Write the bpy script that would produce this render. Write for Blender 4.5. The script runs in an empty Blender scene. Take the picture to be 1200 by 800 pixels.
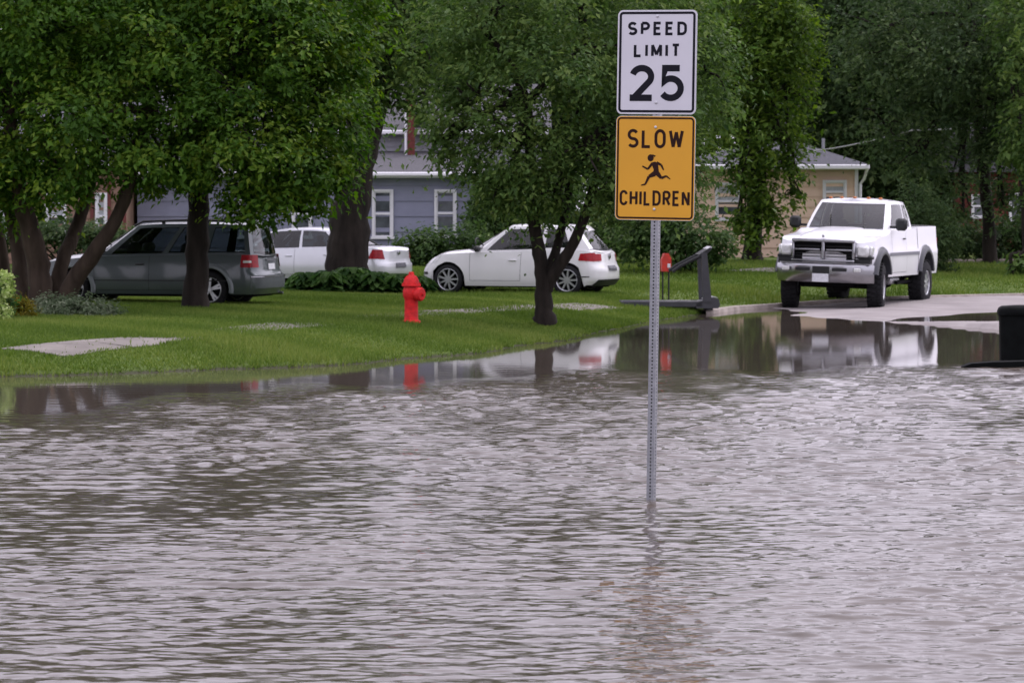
import bpy, math, random
import numpy as np
from mathutils import Vector, Matrix

S = bpy.context.scene
COL = S.collection
R = math.radians

# ------------------------------------------------------------------ camera, sky, sun, exposure
CAM_H, HORIZ, FPX = 2.14, 242.0, 3600.0
cd = bpy.data.cameras.new('camera'); cam = bpy.data.objects.new('camera', cd); COL.objects.link(cam)
cam.location = (0, 0, CAM_H); cam.rotation_euler = (R(90), 0, 0)
cd.sensor_width = 36.0; cd.lens = 36.0 * FPX / 1200.0
cd.shift_y = -(400.0 - HORIZ) / 1200.0
cd.clip_start = 0.5; cd.clip_end = 2000
cd.dof.use_dof = True; cd.dof.focus_distance = 25.0; cd.dof.aperture_fstop = 8.0
S.camera = cam

SUN_EL, SUN_ROT = 58.0, 46.0
w = bpy.data.worlds.new("World"); S.world = w; w.use_nodes = True
nt = w.node_tree; nt.nodes.clear()
wo = nt.nodes.new('ShaderNodeOutputWorld'); bg = nt.nodes.new('ShaderNodeBackground')
sky = nt.nodes.new('ShaderNodeTexSky'); sky.sky_type = 'NISHITA'; sky.sun_disc = False
sky.sun_elevation = R(SUN_EL); sky.sun_rotation = R(SUN_ROT)
sky.air_density = 1.6; sky.dust_density = 6.0; sky.ozone_density = 1.0
hs = nt.nodes.new('ShaderNodeHueSaturation'); hs.inputs['Saturation'].default_value = 0.12
tn = nt.nodes.new('ShaderNodeMix'); tn.data_type = 'RGBA'; tn.blend_type = 'MULTIPLY'
tn.inputs['Factor'].default_value = 1.0; tn.inputs['B'].default_value = (1.0, 0.94, 1.10, 1)
# even cloud deck over the clear-sky gradient
cl = nt.nodes.new('ShaderNodeMix'); cl.data_type = 'RGBA'; cl.inputs['Factor'].default_value = .62
tcw = nt.nodes.new('ShaderNodeTexCoord'); cn = nt.nodes.new('ShaderNodeTexNoise'); cn.inputs['Scale'].default_value = 3.0; cn.inputs['Detail'].default_value = 5
cr_ = nt.nodes.new('ShaderNodeValToRGB'); cr_.color_ramp.elements[0].color = (6.6, 6.6, 6.7, 1); cr_.color_ramp.elements[1].color = (9.0, 9.0, 9.1, 1)
nt.links.new(tcw.outputs['Generated'], cn.inputs['Vector']); nt.links.new(cn.outputs['Fac'], cr_.inputs[0])
nt.links.new(sky.outputs[0], hs.inputs['Color']); nt.links.new(hs.outputs[0], cl.inputs['A']); nt.links.new(cr_.outputs[0], cl.inputs['B'])
nt.links.new(cl.outputs['Result'], tn.inputs['A'])
nt.links.new(tn.outputs['Result'], bg.inputs[0]); nt.links.new(bg.outputs[0], wo.inputs[0])
bg.inputs[1].default_value = 0.15
sd = bpy.data.lights.new('sun', 'SUN'); sun = bpy.data.objects.new('sun', sd); COL.objects.link(sun)
sd.energy = 0.7; sd.angle = R(14); sd.color = (1.0, 0.96, 0.90)
dv = Vector((math.sin(R(SUN_ROT)) * math.cos(R(SUN_EL)), math.cos(R(SUN_ROT)) * math.cos(R(SUN_EL)), math.sin(R(SUN_EL))))
sun.rotation_euler = dv.to_track_quat('Z', 'Y').to_euler(); sun.location = dv * 60
S.view_settings.view_transform = 'Standard'; S.view_settings.look = 'None'
S.view_settings.gamma = 1.0; S.view_settings.exposure = 0.55
S.render.engine = 'CYCLES'; S.cycles.max_bounces = 6; S.cycles.use_denoising = True

# ------------------------------------------------------------------ helpers
def P(px, py, Y):
    """photo pixel + distance -> world point"""
    s = FPX / Y
    return Vector(((px - 600) / s, Y, CAM_H - (py - HORIZ) / s))

def PX(px, Y): return (px - 600) * Y / FPX
def PZ(py, Y): return CAM_H - (py - HORIZ) * Y / FPX

class MB:
    def __init__(self): self.v = []; self.f = []
    def add(self, vs, fs):
        o = len(self.v); self.v += [tuple(p) for p in vs]; self.f += [tuple(i + o for i in q) for q in fs]; return self
    def box(self, c, s, M=None, bev=0.0):
        x, y, z = s[0] / 2, s[1] / 2, s[2] / 2; b = min(bev, x * .9, y * .9, z * .9)
        if b <= 0:
            vs = [(i * x, j * y, k * z) for i in (-1, 1) for j in (-1, 1) for k in (-1, 1)]
            fs = [(0, 1, 3, 2), (4, 6, 7, 5), (0, 4, 5, 1), (2, 3, 7, 6), (0, 2, 6, 4), (1, 5, 7, 3)]
        else:
            vs = []; idx = {}
            for i in (-1, 1):
                for j in (-1, 1):
                    for k in (-1, 1):
                        for a in range(3):
                            p = [i * (x - b), j * (y - b), k * (z - b)]; p[a] = (i * x, j * y, k * z)[a]
                            idx[(i, j, k, a)] = len(vs); vs.append(tuple(p))
            fs = []
            for a in range(3):
                for sg in (-1, 1):
                    q = []
                    for (u, t) in ((-1, -1), (1, -1), (1, 1), (-1, 1)):
                        key = [0, 0, 0]; key[a] = sg; key[(a + 1) % 3] = u; key[(a + 2) % 3] = t
                        q.append(idx[(*key, a)])
                    fs.append(tuple(q if sg > 0 else q[::-1]))
            for a in range(3):
                b1, b2 = (a + 1) % 3, (a + 2) % 3
                for s1 in (-1, 1):
                    for s2 in (-1, 1):
                        k0 = [0, 0, 0]; k1 = [0, 0, 0]; k0[a] = -1; k1[a] = 1
                        for k in (k0, k1): k[b1] = s1; k[b2] = s2
                        q = [idx[(*k0, b1)], idx[(*k1, b1)], idx[(*k1, b2)], idx[(*k0, b2)]]
                        fs.append(tuple(q if s1 * s2 < 0 else q[::-1]))
            for i in (-1, 1):
                for j in (-1, 1):
                    for k in (-1, 1):
                        q = [idx[(i, j, k, a)] for a in range(3)]
                        fs.append(tuple(q if i * j * k > 0 else q[::-1]))
        c = Vector(c)
        vs = [(M @ Vector(p) if M is not None else Vector(p)) + c for p in vs]
        return self.add(vs, fs)
    def tube(self, pts, rad, n=8, cap=True):
        pts = [Vector(p) for p in pts]
        if not hasattr(rad, '__len__'): rad = [rad] * len(pts)
        vs = []; fs = []; ref = None
        for i, p in enumerate(pts):
            d = (pts[min(i + 1, len(pts) - 1)] - pts[max(i - 1, 0)]).normalized()
            if ref is None: ref = Vector((1, 0, 0)) if abs(d.x) < .9 else Vector((0, 1, 0))
            a = (ref - d * ref.dot(d)).normalized(); b = d.cross(a); ref = a
            for k in range(n):
                t = 2 * math.pi * k / n
                vs.append(p + (a * math.cos(t) + b * math.sin(t)) * rad[i])
        for i in range(len(pts) - 1):
            for k in range(n):
                k2 = (k + 1) % n; fs.append((i * n + k, i * n + k2, (i + 1) * n + k2, (i + 1) * n + k))
        if cap:
            fs.append(tuple(range(n - 1, -1, -1))); fs.append(tuple(range((len(pts) - 1) * n, len(pts) * n)))
        return self.add(vs, fs)
    def lathe(self, prof, n=20, M=None, closed=False, caps=True):
        """profile of (radius, height) about local z"""
        vs = []; fs = []; m = len(prof)
        for r, h in prof:
            for k in range(n):
                t = 2 * math.pi * k / n; p = Vector((r * math.cos(t), r * math.sin(t), h))
                vs.append(M @ p if M is not None else p)
        for i in range(m if closed else m - 1):
            i2 = (i + 1) % m
            for k in range(n):
                k2 = (k + 1) % n; fs.append((i * n + k, i * n + k2, i2 * n + k2, i2 * n + k))
        if not closed and caps:
            if prof[0][0] > 1e-4: fs.append(tuple(range(n - 1, -1, -1)))
            if prof[-1][0] > 1e-4: fs.append(tuple(range((m - 1) * n, m * n)))
        return self.add(vs, fs)
    def prism(self, poly, a, b, M=None):
        """polygon in local xz extruded in y from a to b"""
        n = len(poly)
        vs = [(x, a, z) for x, z in poly] + [(x, b, z) for x, z in poly]
        if M is not None: vs = [M @ Vector(p) for p in vs]
        fs = [tuple(range(n)), tuple(range(2 * n - 1, n - 1, -1))]
        fs += [(i, i + n, (i + 1) % n + n, (i + 1) % n) for i in range(n)]
        return self.add(vs, fs)
    def grid(self, G, flip=False):
        m = len(G); n = len(G[0]); vs = [p for r in G for p in r]
        fs = []
        for i in range(m - 1):
            for j in range(n - 1):
                q = (i * n + j, i * n + j + 1, (i + 1) * n + j + 1, (i + 1) * n + j)
                fs.append(q[::-1] if flip else q)
        return self.add(vs, fs)
    def build(self, name, mat, parent=None, smooth=30, loc=None, kind=None):
        me = bpy.data.meshes.new(name); me.from_pydata(self.v, [], self.f); me.validate()
        me.materials.append(mat)
        o = bpy.data.objects.new(name, me); COL.objects.link(o)
        if parent is not None: o.parent = parent
        if loc is not None: o.location = loc
        if smooth:
            me.polygons.foreach_set('use_smooth', [True] * len(me.polygons)); me.set_sharp_from_angle(angle=R(smooth))
        if kind: o['kind'] = kind
        return o

def fixn(o):
    import bmesh
    bm = bmesh.new(); bm.from_mesh(o.data); bmesh.ops.recalc_face_normals(bm, faces=bm.faces); bm.to_mesh(o.data); bm.free()
    return o

def tag(o, label=None, cat=None, group=None, kind=None):
    if label: o['label'] = label
    if cat: o['category'] = cat
    if group: o['group'] = group
    if kind: o['kind'] = kind
    return o

def thing(name, label, cat, loc=(0, 0, 0), rz=0.0, group=None):
    o = bpy.data.objects.new(name, None); COL.objects.link(o); o.location = loc; o.rotation_euler = (0, 0, rz)
    o.empty_display_size = .2
    return tag(o, label, cat, group)

def np_mesh(name, verts, quads, mat, parent=None, tint=None, smooth=False, nper=4):
    me = bpy.data.meshes.new(name); nv = len(verts); nf = len(quads)
    me.vertices.add(nv); me.vertices.foreach_set('co', np.asarray(verts, np.float32).ravel())
    me.loops.add(nf * nper); me.loops.foreach_set('vertex_index', np.asarray(quads, np.int32).ravel())
    me.polygons.add(nf); me.polygons.foreach_set('loop_start', np.arange(0, nf * nper, nper, dtype=np.int32))
    if tint is not None:
        a = me.attributes.new('tint', 'FLOAT', 'FACE'); a.data.foreach_set('value', np.asarray(tint, np.float32))
    me.update(calc_edges=True)
    me.polygons.foreach_set('use_smooth', [smooth] * nf)
    me.materials.append(mat)
    o = bpy.data.objects.new(name, me); COL.objects.link(o)
    if parent is not None: o.parent = parent
    return o

def pchip(pts):
    xs = np.array([p[0] for p in pts], float); ys = np.array([p[1] for p in pts], float)
    if xs[0] > xs[-1]: xs = xs[::-1]; ys = ys[::-1]
    h = np.diff(xs); dl = np.diff(ys) / h; m = np.zeros(len(xs)); m[0] = dl[0]; m[-1] = dl[-1]
    for i in range(1, len(xs) - 1):
        if dl[i - 1] * dl[i] > 0: m[i] = 2 * dl[i - 1] * dl[i] / (dl[i - 1] + dl[i])
    def f(x):
        x = min(max(x, xs[0]), xs[-1]); i = min(max(int(np.searchsorted(xs, x)) - 1, 0), len(xs) - 2)
        t = (x - xs[i]) / h[i]
        return float(ys[i] * (1 + 2 * t) * (1 - t) ** 2 + m[i] * h[i] * t * (1 - t) ** 2 + ys[i + 1] * t * t * (3 - 2 * t) + m[i + 1] * h[i] * t * t * (t - 1))
    return f

def smst(a): a = np.clip(a, 0, 1); return a * a * (3 - 2 * a)

# ------------------------------------------------------------------ materials
def mat(name, col, rough=.6, metal=0.0, var=.12, scale=8.0, bump=0.0, bscale=40.0, coat=0.0, spec=.5, col2=None, stretch=None):
    m = bpy.data.materials.new(name); m.use_nodes = True; t = m.node_tree; b = t.nodes['Principled BSDF']
    b.inputs['Roughness'].default_value = rough; b.inputs['Metallic'].default_value = metal
    b.inputs['Coat Weight'].default_value = coat; b.inputs['Coat Roughness'].default_value = .08
    b.inputs['Specular IOR Level'].default_value = spec if rough < .65 else min(spec, .15)
    tc = t.nodes.new('ShaderNodeTexCoord'); mp = t.nodes.new('ShaderNodeMapping')
    t.links.new(tc.outputs['Object'], mp.inputs[0])
    if stretch: mp.inputs['Scale'].default_value = stretch
    n = t.nodes.new('ShaderNodeTexNoise'); n.inputs['Scale'].default_value = scale; n.inputs['Detail'].default_value = 5
    t.links.new(mp.outputs[0], n.inputs['Vector'])
    rp = t.nodes.new('ShaderNodeValToRGB'); rp.color_ramp.elements[0].position = .3; rp.color_ramp.elements[1].position = .7
    c = Vector(col); lo = c * (1 - var); hi = Vector(col2) if col2 else c * (1 + var)
    rp.color_ramp.elements[0].color = (*lo, 1); rp.color_ramp.elements[1].color = (*hi, 1)
    t.links.new(n.outputs['Fac'], rp.inputs[0]); t.links.new(rp.outputs[0], b.inputs['Base Color'])
    if bump:
        n2 = t.nodes.new('ShaderNodeTexNoise'); n2.inputs['Scale'].default_value = bscale; n2.inputs['Detail'].default_value = 6
        t.links.new(mp.outputs[0], n2.inputs['Vector'])
        bp = t.nodes.new('ShaderNodeBump'); bp.inputs['Strength'].default_value = bump; bp.inputs['Distance'].default_value = .03
        t.links.new(n2.outputs['Fac'], bp.inputs['Height']); t.links.new(bp.outputs[0], b.inputs['Normal'])
    return m

def leafmat(name, dark, mid, light, trans=.42, rough=.5):
    m = bpy.data.materials.new(name); m.use_nodes = True; t = m.node_tree; b = t.nodes['Principled BSDF']
    at = t.nodes.new('ShaderNodeAttribute'); at.attribute_name = 'tint'
    rp = t.nodes.new('ShaderNodeValToRGB'); e = rp.color_ramp.elements
    e[0].position = 0.0; e[0].color = (*dark, 1); e[1].position = 1.0; e[1].color = (*light, 1)
    k = e.new(.55); k.color = (*mid, 1)
    t.links.new(at.outputs['Fac'], rp.inputs[0]); t.links.new(rp.outputs[0], b.inputs['Base Color'])
    b.inputs['Roughness'].default_value = rough; b.inputs['Specular IOR Level'].default_value = .16
    tr = t.nodes.new('ShaderNodeBsdfTranslucent'); mx = t.nodes.new('ShaderNodeMixShader'); mx.inputs[0].default_value = trans
    hsn = t.nodes.new('ShaderNodeHueSaturation'); hsn.inputs['Value'].default_value = 1.3; hsn.inputs['Saturation'].default_value = 1.1
    t.links.new(rp.outputs[0], hsn.inputs['Color']); t.links.new(hsn.outputs[0], tr.inputs[0])
    t.links.new(b.outputs[0], mx.inputs[1]); t.links.new(tr.outputs[0], mx.inputs[2])
    t.links.new(mx.outputs[0], t.nodes['Material Output'].inputs[0])
    return m

M = {}
M['bark'] = mat('bark', (.022, .018, .015), .9, var=.45, scale=6, bump=.9, bscale=14, stretch=(1, 1, .22))
M['bark_brown'] = mat('bark_brown', (.052, .038, .029), .9, var=.4, scale=6, bump=.9, bscale=14, stretch=(1, 1, .22))
M['leaf_maple'] = leafmat('leaf_maple', (.024, .068, .009), (.068, .150, .015), (.180, .255, .030))
M['leaf_dark'] = leafmat('leaf_dark', (.034, .074, .020), (.086, .152, .036), (.165, .232, .060))
M['leaf_yellow'] = leafmat('leaf_yellow', (.030, .065, .010), (.075, .140, .020), (.17, .25, .035))
M['leaf_far'] = leafmat('leaf_far', (.026, .052, .020), (.062, .105, .038), (.110, .158, .055))
M['leaf_shrub'] = leafmat('leaf_shrub', (.025, .055, .015), (.055, .105, .028), (.11, .17, .05))
M['leaf_hosta'] = leafmat('leaf_hosta', (.022, .062, .016), (.055, .115, .028), (.10, .18, .05))
M['leaf_variegated'] = leafmat('leaf_variegated', (.05, .08, .035), (.12, .16, .09), (.34, .38, .27))
M['leaf_gold'] = leafmat('leaf_gold', (.08, .08, .010), (.17, .15, .018), (.30, .24, .03))
M['petal'] = leafmat('petal', (.22, .34, .07), (.42, .52, .18), (.66, .72, .40))
M['grass_blade'] = leafmat('grass_blade', (.062, .112, .016), (.115, .180, .030), (.19, .24, .055), .25, .7)
M['concrete'] = mat('concrete', (.20, .182, .165), .85, var=.22, scale=2.2, bump=.25, bscale=60)
M['road'] = mat('road_concrete', (.28, .255, .25), .8, var=.18, scale=1.1, bump=.3, bscale=70)
M['kerb'] = mat('kerb_concrete', (.33, .29, .26), .85, var=.3, scale=3, bump=.4, bscale=40)
M['soil'] = mat('soil', (.05, .036, .025), .95, var=.4, scale=5, bump=.6)
M['galv'] = mat('galvanised', (.30, .31, .33), .5, .6, var=.16, scale=30)
M['alu'] = mat('bare_aluminium', (.55, .56, .58), .4, .8, var=.08)
M['sign_white'] = mat('sign_white', (.62, .62, .67), .45, var=.04, scale=3)
M['sign_yellow'] = mat('sign_yellow', (.68, .33, .012), .45, var=.05, scale=3)
M['sign_black'] = mat('sign_black', (.008, .008, .014), .6, var=.1, spec=.15)
M['sign_maroon'] = mat('sign_dark', (.024, .008, .006), .6, var=.1, spec=.15)
M['hydrant'] = mat('hydrant_red', (.56, .016, .018), .5, var=.28, scale=11, bump=.25, bscale=45, spec=.22)
M['white_paint'] = mat('white_paint', (.80, .80, .83), .35, var=.03, scale=2, coat=.7)
M['pearl_paint'] = mat('pearl_paint', (.73, .73, .73), .35, var=.03, scale=2, coat=.7)
M['silver_paint'] = mat('silver_paint', (.60, .61, .65), .32, .35, var=.04, scale=2, coat=.6)
M['grey_paint'] = mat('grey_paint', (.072, .090, .094), .32, .30, var=.06, scale=2, coat=.7)
M['dark_cladding'] = mat('dark_cladding', (.075, .088, .092), .5, .2, var=.08)
M['chrome'] = mat('chrome', (.36, .36, .38), .22, 1.0, var=.05)
M['alloy'] = mat('alloy', (.52, .53, .55), .3, .85, var=.05)
M['rubber'] = mat('rubber', (.018, .018, .020), .8, var=.25, scale=20, bump=.2)
M['black_plastic'] = mat('black_plastic', (.010, .011, .012), .6, var=.2)
M['underbody'] = mat('underbody', (.010, .010, .011), .9, var=.2)
M['glass_dark'] = mat('glass_dark', (.016, .022, .024), .06, var=.3, scale=3, spec=.7)
M['glass_house'] = mat('glass_house', (.060, .072, .080), .12, var=.5, scale=3, spec=.6)
M['curtain'] = mat('curtain', (.40, .42, .44), .9, var=.2, scale=12, stretch=(8, 1, .3))
M['seat_grey'] = mat('seat_grey', (.10, .10, .10), .9)
M['lamp_red'] = mat('lamp_red', (.30, .004, .010), .3, var=.3, scale=20, spec=.3)
M['lamp_clear'] = mat('lamp_clear', (.62, .63, .62), .12, var=.15, scale=20, coat=.8)
M['lamp_amber'] = mat('lamp_amber', (.45, .14, .02), .2)
M['plate_white'] = mat('plate_white', (.66, .67, .70), .5, var=.12, scale=24)
M['plate_dark'] = mat('plate_dark', (.10, .10, .12), .5, var=.7, scale=26)
M['siding_blue'] = mat('siding_blue', (.25, .26, .345), .8, var=.10, scale=1.6, bump=.1)
M['siding_tan'] = mat('siding_tan', (.78, .58, .45), .8, var=.08, scale=1.6, bump=.1)
M['siding_brown'] = mat('siding_brown', (.27, .175, .13), .8, var=.10, scale=1.6)
M['siding_white'] = mat('siding_white', (.30, .30, .33), .8, var=.06)
M['trim_white'] = mat('trim_white', (.74, .74, .77), .5, var=.04)
M['trim_red'] = mat('trim_red', (.13, .025, .022), .6)
M['shingle'] = mat('shingle', (.105, .103, .112), .9, var=.18, scale=14, bump=.5, bscale=30, stretch=(1, 3, 3))
M['shingle_dark'] = mat('shingle_dark', (.095, .095, .11), .9, var=.2, scale=14, bump=.5, bscale=30)
M['brick_red'] = mat('brick_red', (.13, .040, .034), .85, var=.25, scale=10, bump=.3)
M['stone'] = mat('edging_stone', (.26, .22, .20), .9, var=.3, scale=4, bump=.5)
M['red_cloth'] = mat('red_plastic', (.55, .035, .018), .55, var=.2, scale=12)
M['treadmill_grey'] = mat('treadmill_grey', (.040, .041, .047), .5, var=.15)
M['treadmill_silver'] = mat('treadmill_silver', (.45, .45, .47), .4, var=.1)
M['wire'] = mat('wire', (.42, .43, .44), .6)

gm_ = bpy.data.materials.new('car_glass'); gm_.use_nodes = True; t = gm_.node_tree; t.nodes.remove(t.nodes['Principled BSDF'])
tr_ = t.nodes.new('ShaderNodeBsdfTransparent'); tr_.inputs[0].default_value = (.30, .35, .35, 1)
gl_ = t.nodes.new('ShaderNodeBsdfGlossy'); gl_.inputs['Roughness'].default_value = .03; gl_.inputs[0].default_value = (.95, .95, .95, 1)
fr_ = t.nodes.new('ShaderNodeFresnel'); fr_.inputs[0].default_value = 1.55; ms_ = t.nodes.new('ShaderNodeMixShader')
t.links.new(fr_.outputs[0], ms_.inputs[0]); t.links.new(tr_.outputs[0], ms_.inputs[1]); t.links.new(gl_.outputs[0], ms_.inputs[2])
t.links.new(ms_.outputs[0], t.nodes['Material Output'].inputs[0]); M['car_glass'] = gm_
M['lining'] = mat('lining', (.030, .031, .034), .85, var=.2)
M['seam'] = mat('seam', (.16, .16, .17), .7)
M['bin_black'] = mat('bin_black', (.004, .005, .005), .85, var=.3, spec=.1)
# ------------------------------------------------------------------ terrain
SHORE = [(-60, 22), (-20, 33.5), (-10, 37.4), (-6.42, 38.6), (-4.2, 39.9), (-2.08, 41.8), (-.5, 45.0), (.45, 47.8), (1.11, 50.0), (1.88, 54.0),
         (2.9, 58.2), (3.9, 61.6), (4.7, 63.9), (5.9, 65.6), (8.1, 68.7), (11.7, 71.2), (18, 75.5), (40, 84), (120, 100)]
DRY = [(5.6, 66.5), (5.75, 63.2), (5.65, 60.2), (6.85, 57.2), (8.06, 59.7), (10.7, 63.6), (14, 66.3), (30, 74), (120, 92)]

def sdist(pl, X, Y):
    X = np.asarray(X, float); Y = np.asarray(Y, float)
    best = np.full(X.shape, 1e9); sg = np.ones(X.shape)
    for (x0, y0), (x1, y1) in zip(pl[:-1], pl[1:]):
        dx, dy = x1 - x0, y1 - y0; L2 = dx * dx + dy * dy
        t = np.clip(((X - x0) * dx + (Y - y0) * dy) / L2, 0, 1)
        d = np.hypot(X - x0 - t * dx, Y - y0 - t * dy); c = dx * (Y - y0) - dy * (X - x0)
        k = d < best - 1e-9; best = np.where(k, d, best); sg = np.where(k, np.where(c >= 0, 1, -1), sg)
    return best * sg

def wob(X, Y):
    return .10 * np.sin(1.7 * X + .9 * Y) + .07 * np.sin(3.9 * X - 2.3 * Y + 1) + .05 * np.sin(7.3 * X + 5.1 * Y + 2)

def lawn_z(X, Y):
    X = np.asarray(X, float); Y = np.asarray(Y, float)
    d = sdist(SHORE, X, Y); dd = d + wob(X, Y) * smst((3.0 - X) / 2.5)
    up = .055 * smst(dd / .25) + .20 * smst(dd / 3.0) + .008 * np.clip(d, 0, 12) + .28 * smst((Y - 66) / 24)
    up = up + .012 * np.sin(1.1 * X + .4) * np.sin(.8 * Y) * smst(d / 2)
    return np.where(dd > 0, up, -.02 - .75 * smst(-dd / 1.6))

def gz(x, y): return float(lawn_z(np.array([x]), np.array([y]))[0])

def road_z(X, Y):
    d = sdist(DRY, X, Y) ; d = -d
    # DRY runs so that dry ground lies on its right/far side
    d2 = sdist(DRY, X, Y)
    return np.where(d2 > 0, .022 * np.clip(d2, 0, 4) , .035 * np.clip(d2, -9, 0)) + .004 * np.sin(2.1 * X + 1.3 * Y) + .003 * np.sin(4.7 * X - 3.1 * Y)

def axis(a, lst):
    out = [a]
    for (to, st) in lst:
        while out[-1] < to - 1e-6: out.append(out[-1] + st)
    return np.array(out)

gx = axis(-400, [(-60, 40), (-16, 2), (16, .2), (60, 2), (400, 40)])
gy = axis(-60, [(20, 8), (34, 1.0), (72, .2), (120, 1.0), (200, 10), (900, 80)])
XX, YY = np.meshgrid(gx, gy)
ZZ = lawn_z(XX, YY)
nx, ny = len(gx), len(gy)
idx = np.arange(nx * ny).reshape(ny, nx)
q = np.stack([idx[:-1, :-1], idx[:-1, 1:], idx[1:, 1:], idx[1:, :-1]], -1).reshape(-1, 4)
gm = bpy.data.materials.new('lawn_grass'); gm.use_nodes = True; t = gm.node_tree; b = t.nodes['Principled BSDF']
b.inputs['Roughness'].default_value = .85; b.inputs['Specular IOR Level'].default_value = .2
tc = t.nodes.new('ShaderNodeTexCoord')
n1 = t.nodes.new('ShaderNodeTexNoise'); n1.inputs['Scale'].default_value = .55; n1.inputs['Detail'].default_value = 6
n2 = t.nodes.new('ShaderNodeTexNoise'); n2.inputs['Scale'].default_value = 30; n2.inputs['Detail'].default_value = 4
for n in (n1, n2): t.links.new(tc.outputs['Object'], n.inputs['Vector'])
r1 = t.nodes.new('ShaderNodeValToRGB'); r1.color_ramp.elements[0].position = .3; r1.color_ramp.elements[1].position = .72
r1.color_ramp.elements[0].color = (.058, .105, .016, 1); r1.color_ramp.elements[1].color = (.125, .170, .034, 1)
r2 = t.nodes.new('ShaderNodeValToRGB'); r2.color_ramp.elements[0].color = (.5, .5, .5, 1); r2.color_ramp.elements[1].color = (1.35, 1.35, 1.2, 1)
mx = t.nodes.new('ShaderNodeMix'); mx.data_type = 'RGBA'; mx.blend_type = 'MULTIPLY'; mx.inputs['Factor'].default_value = 1
t.links.new(n1.outputs['Fac'], r1.inputs[0]); t.links.new(n2.outputs['Fac'], r2.inputs[0])
t.links.new(r1.outputs[0], mx.inputs['A']); t.links.new(r2.outputs[0], mx.inputs['B'])
# bare soil where the ground dips to the water
sx = t.nodes.new('ShaderNodeSeparateXYZ'); t.links.new(tc.outputs['Object'], sx.inputs[0])
mr = t.nodes.new('ShaderNodeMapRange'); mr.inputs['From Min'].default_value = .012; mr.inputs['From Max'].default_value = .04
t.links.new(sx.outputs['Z'], mr.inputs['Value'])
m2 = t.nodes.new('ShaderNodeMix'); m2.data_type = 'RGBA'; m2.inputs['A'].default_value = (.040, .044, .018, 1)
t.links.new(mr.outputs[0], m2.inputs['Factor']); t.links.new(mx.outputs['Result'], m2.inputs['B'])
t.links.new(m2.outputs['Result'], b.inputs['Base Color'])
bp = t.nodes.new('ShaderNodeBump'); bp.inputs['Strength'].default_value = .8; bp.inputs['Distance'].default_value = .04
t.links.new(n2.outputs['Fac'], bp.inputs['Height']); t.links.new(bp.outputs[0], b.inputs['Normal'])
tag(np_mesh('lawn', np.stack([XX, YY, ZZ], -1).reshape(-1, 3), q, gm, smooth=True), kind='structure')

# road sheet: street side of the shoreline only
rx = axis(1.5, [(16, .2), (60, 2)]); ry = axis(40, [(56, .5), (74, .2), (86, 1.0), (100, 4)])
RX, RY = np.meshgrid(rx, ry); RZ = road_z(RX, RY); D = sdist(SHORE, RX, RY)
ok = D < -.04
idx = np.arange(RX.size).reshape(RX.shape)
q = np.stack([idx[:-1, :-1], idx[:-1, 1:], idx[1:, 1:], idx[1:, :-1]], -1).reshape(-1, 4)
okf = ok.ravel(); q = q[okf[q].all(1)]
RZ = np.where(RZ < -.25, -.25, RZ)
tag(np_mesh('road', np.stack([RX, RY, RZ], -1).reshape(-1, 3), q, M['road'], smooth=True), kind='structure')

# kerb along the street edge
def along(pl, step):
    out = []
    for (a, b_) in zip(pl[:-1], pl[1:]):
        a = Vector(a); b_ = Vector(b_); n = max(1, int((b_ - a).length / step))
        for i in range(n): out.append(a.lerp(b_, i / n))
    out.append(Vector(pl[-1])); return out
kp = along([(3.75, 61.15)] + [p for p in SHORE if 3.8 < p[0] < 60], .5)
mb = MB(); G = []
for i, p in enumerate(kp):
    d = (kp[min(i + 1, len(kp) - 1)] - kp[max(i - 1, 0)]).normalized(); n = Vector((-d.y, d.x))
    top = (.045 + .025 * math.sin(i * .9) * .5) if p.x < 3.6 else .075 + .05 * min(1, max(0, (p.x - 5) / 4))
    rowp = [(-.12, -.3), (-.12, top - .02), (-.09, top), (.08, top + .004), (.10, -.1)]
    if p.x > 4.2: rowp = [(-.42, -.3), (-.40, top - .11), (-.14, top - .10), (-.11, top), (.08, top + .004), (.10, -.1)][-5:]
    G.append([(p.x + n.x * a, p.y + n.y * a, z) for a, z in rowp])
mb.grid(G); tag(mb.build('kerb', M['kerb'], smooth=40), kind='structure')

# sidewalk of single slabs
side = tag(thing('sidewalk', None, None), kind='structure')
SW = along([(-6.38, 40.75), (-5.2, 42.7), (-3.3, 48.3), (-.95, 54.6), (1.35, 59.6), (2.3, 61.6)], .02)
acc = 0; rng = random.Random(5); start = SW[0]; seg = []
pts = [SW[0]]; L = 0
for a, b_ in zip(SW[:-1], SW[1:]):
    L += (b_ - a).length
    if L >= 1.42: pts.append(b_); L = 0
for a, b_ in zip(pts[:-1], pts[1:]):
    d = (b_ - a); ln = d.length; d.normalize(); n = Vector((-d.y, d.x)); wd = .55
    mb = MB(); lift = rng.uniform(.006, .016); G = []
    for i in range(7):
        u = .014 + (ln - .028) * i / 6; r_ = []
        for (v, dz) in ((-wd - .004, -.10), (-wd, 0), (-wd / 2, .002), (0, .003), (wd / 2, .002), (wd, 0), (wd + .004, -.10)):
            p = a + d * u + n * v; r_.append((p.x, p.y, gz(p.x, p.y) + lift + dz))
        G.append(r_)
    G = [[(x, y, z - .10) for x, y, z in G[0]]] + G + [[(x, y, z - .10) for x, y, z in G[-1]]]
    mb.grid(G)
    mb.build('slab', M['concrete'], side, smooth=30)
# driveway apron beside the treadmill and the far drive
mb = MB(); G = []
for i in range(9):
    u = i / 8; r_ = []
    for j in range(5):
        v = j / 4; x = 5.2 + 2.6 * u + 1.6 * v; y = 78.5 + v * 2.0 - .8 * u
        r_.append((x, y, gz(x, y) + .02))
    G.append(r_)
mb.grid(G); tag(mb.build('driveway', M['concrete'], smooth=60), kind='structure')

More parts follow.
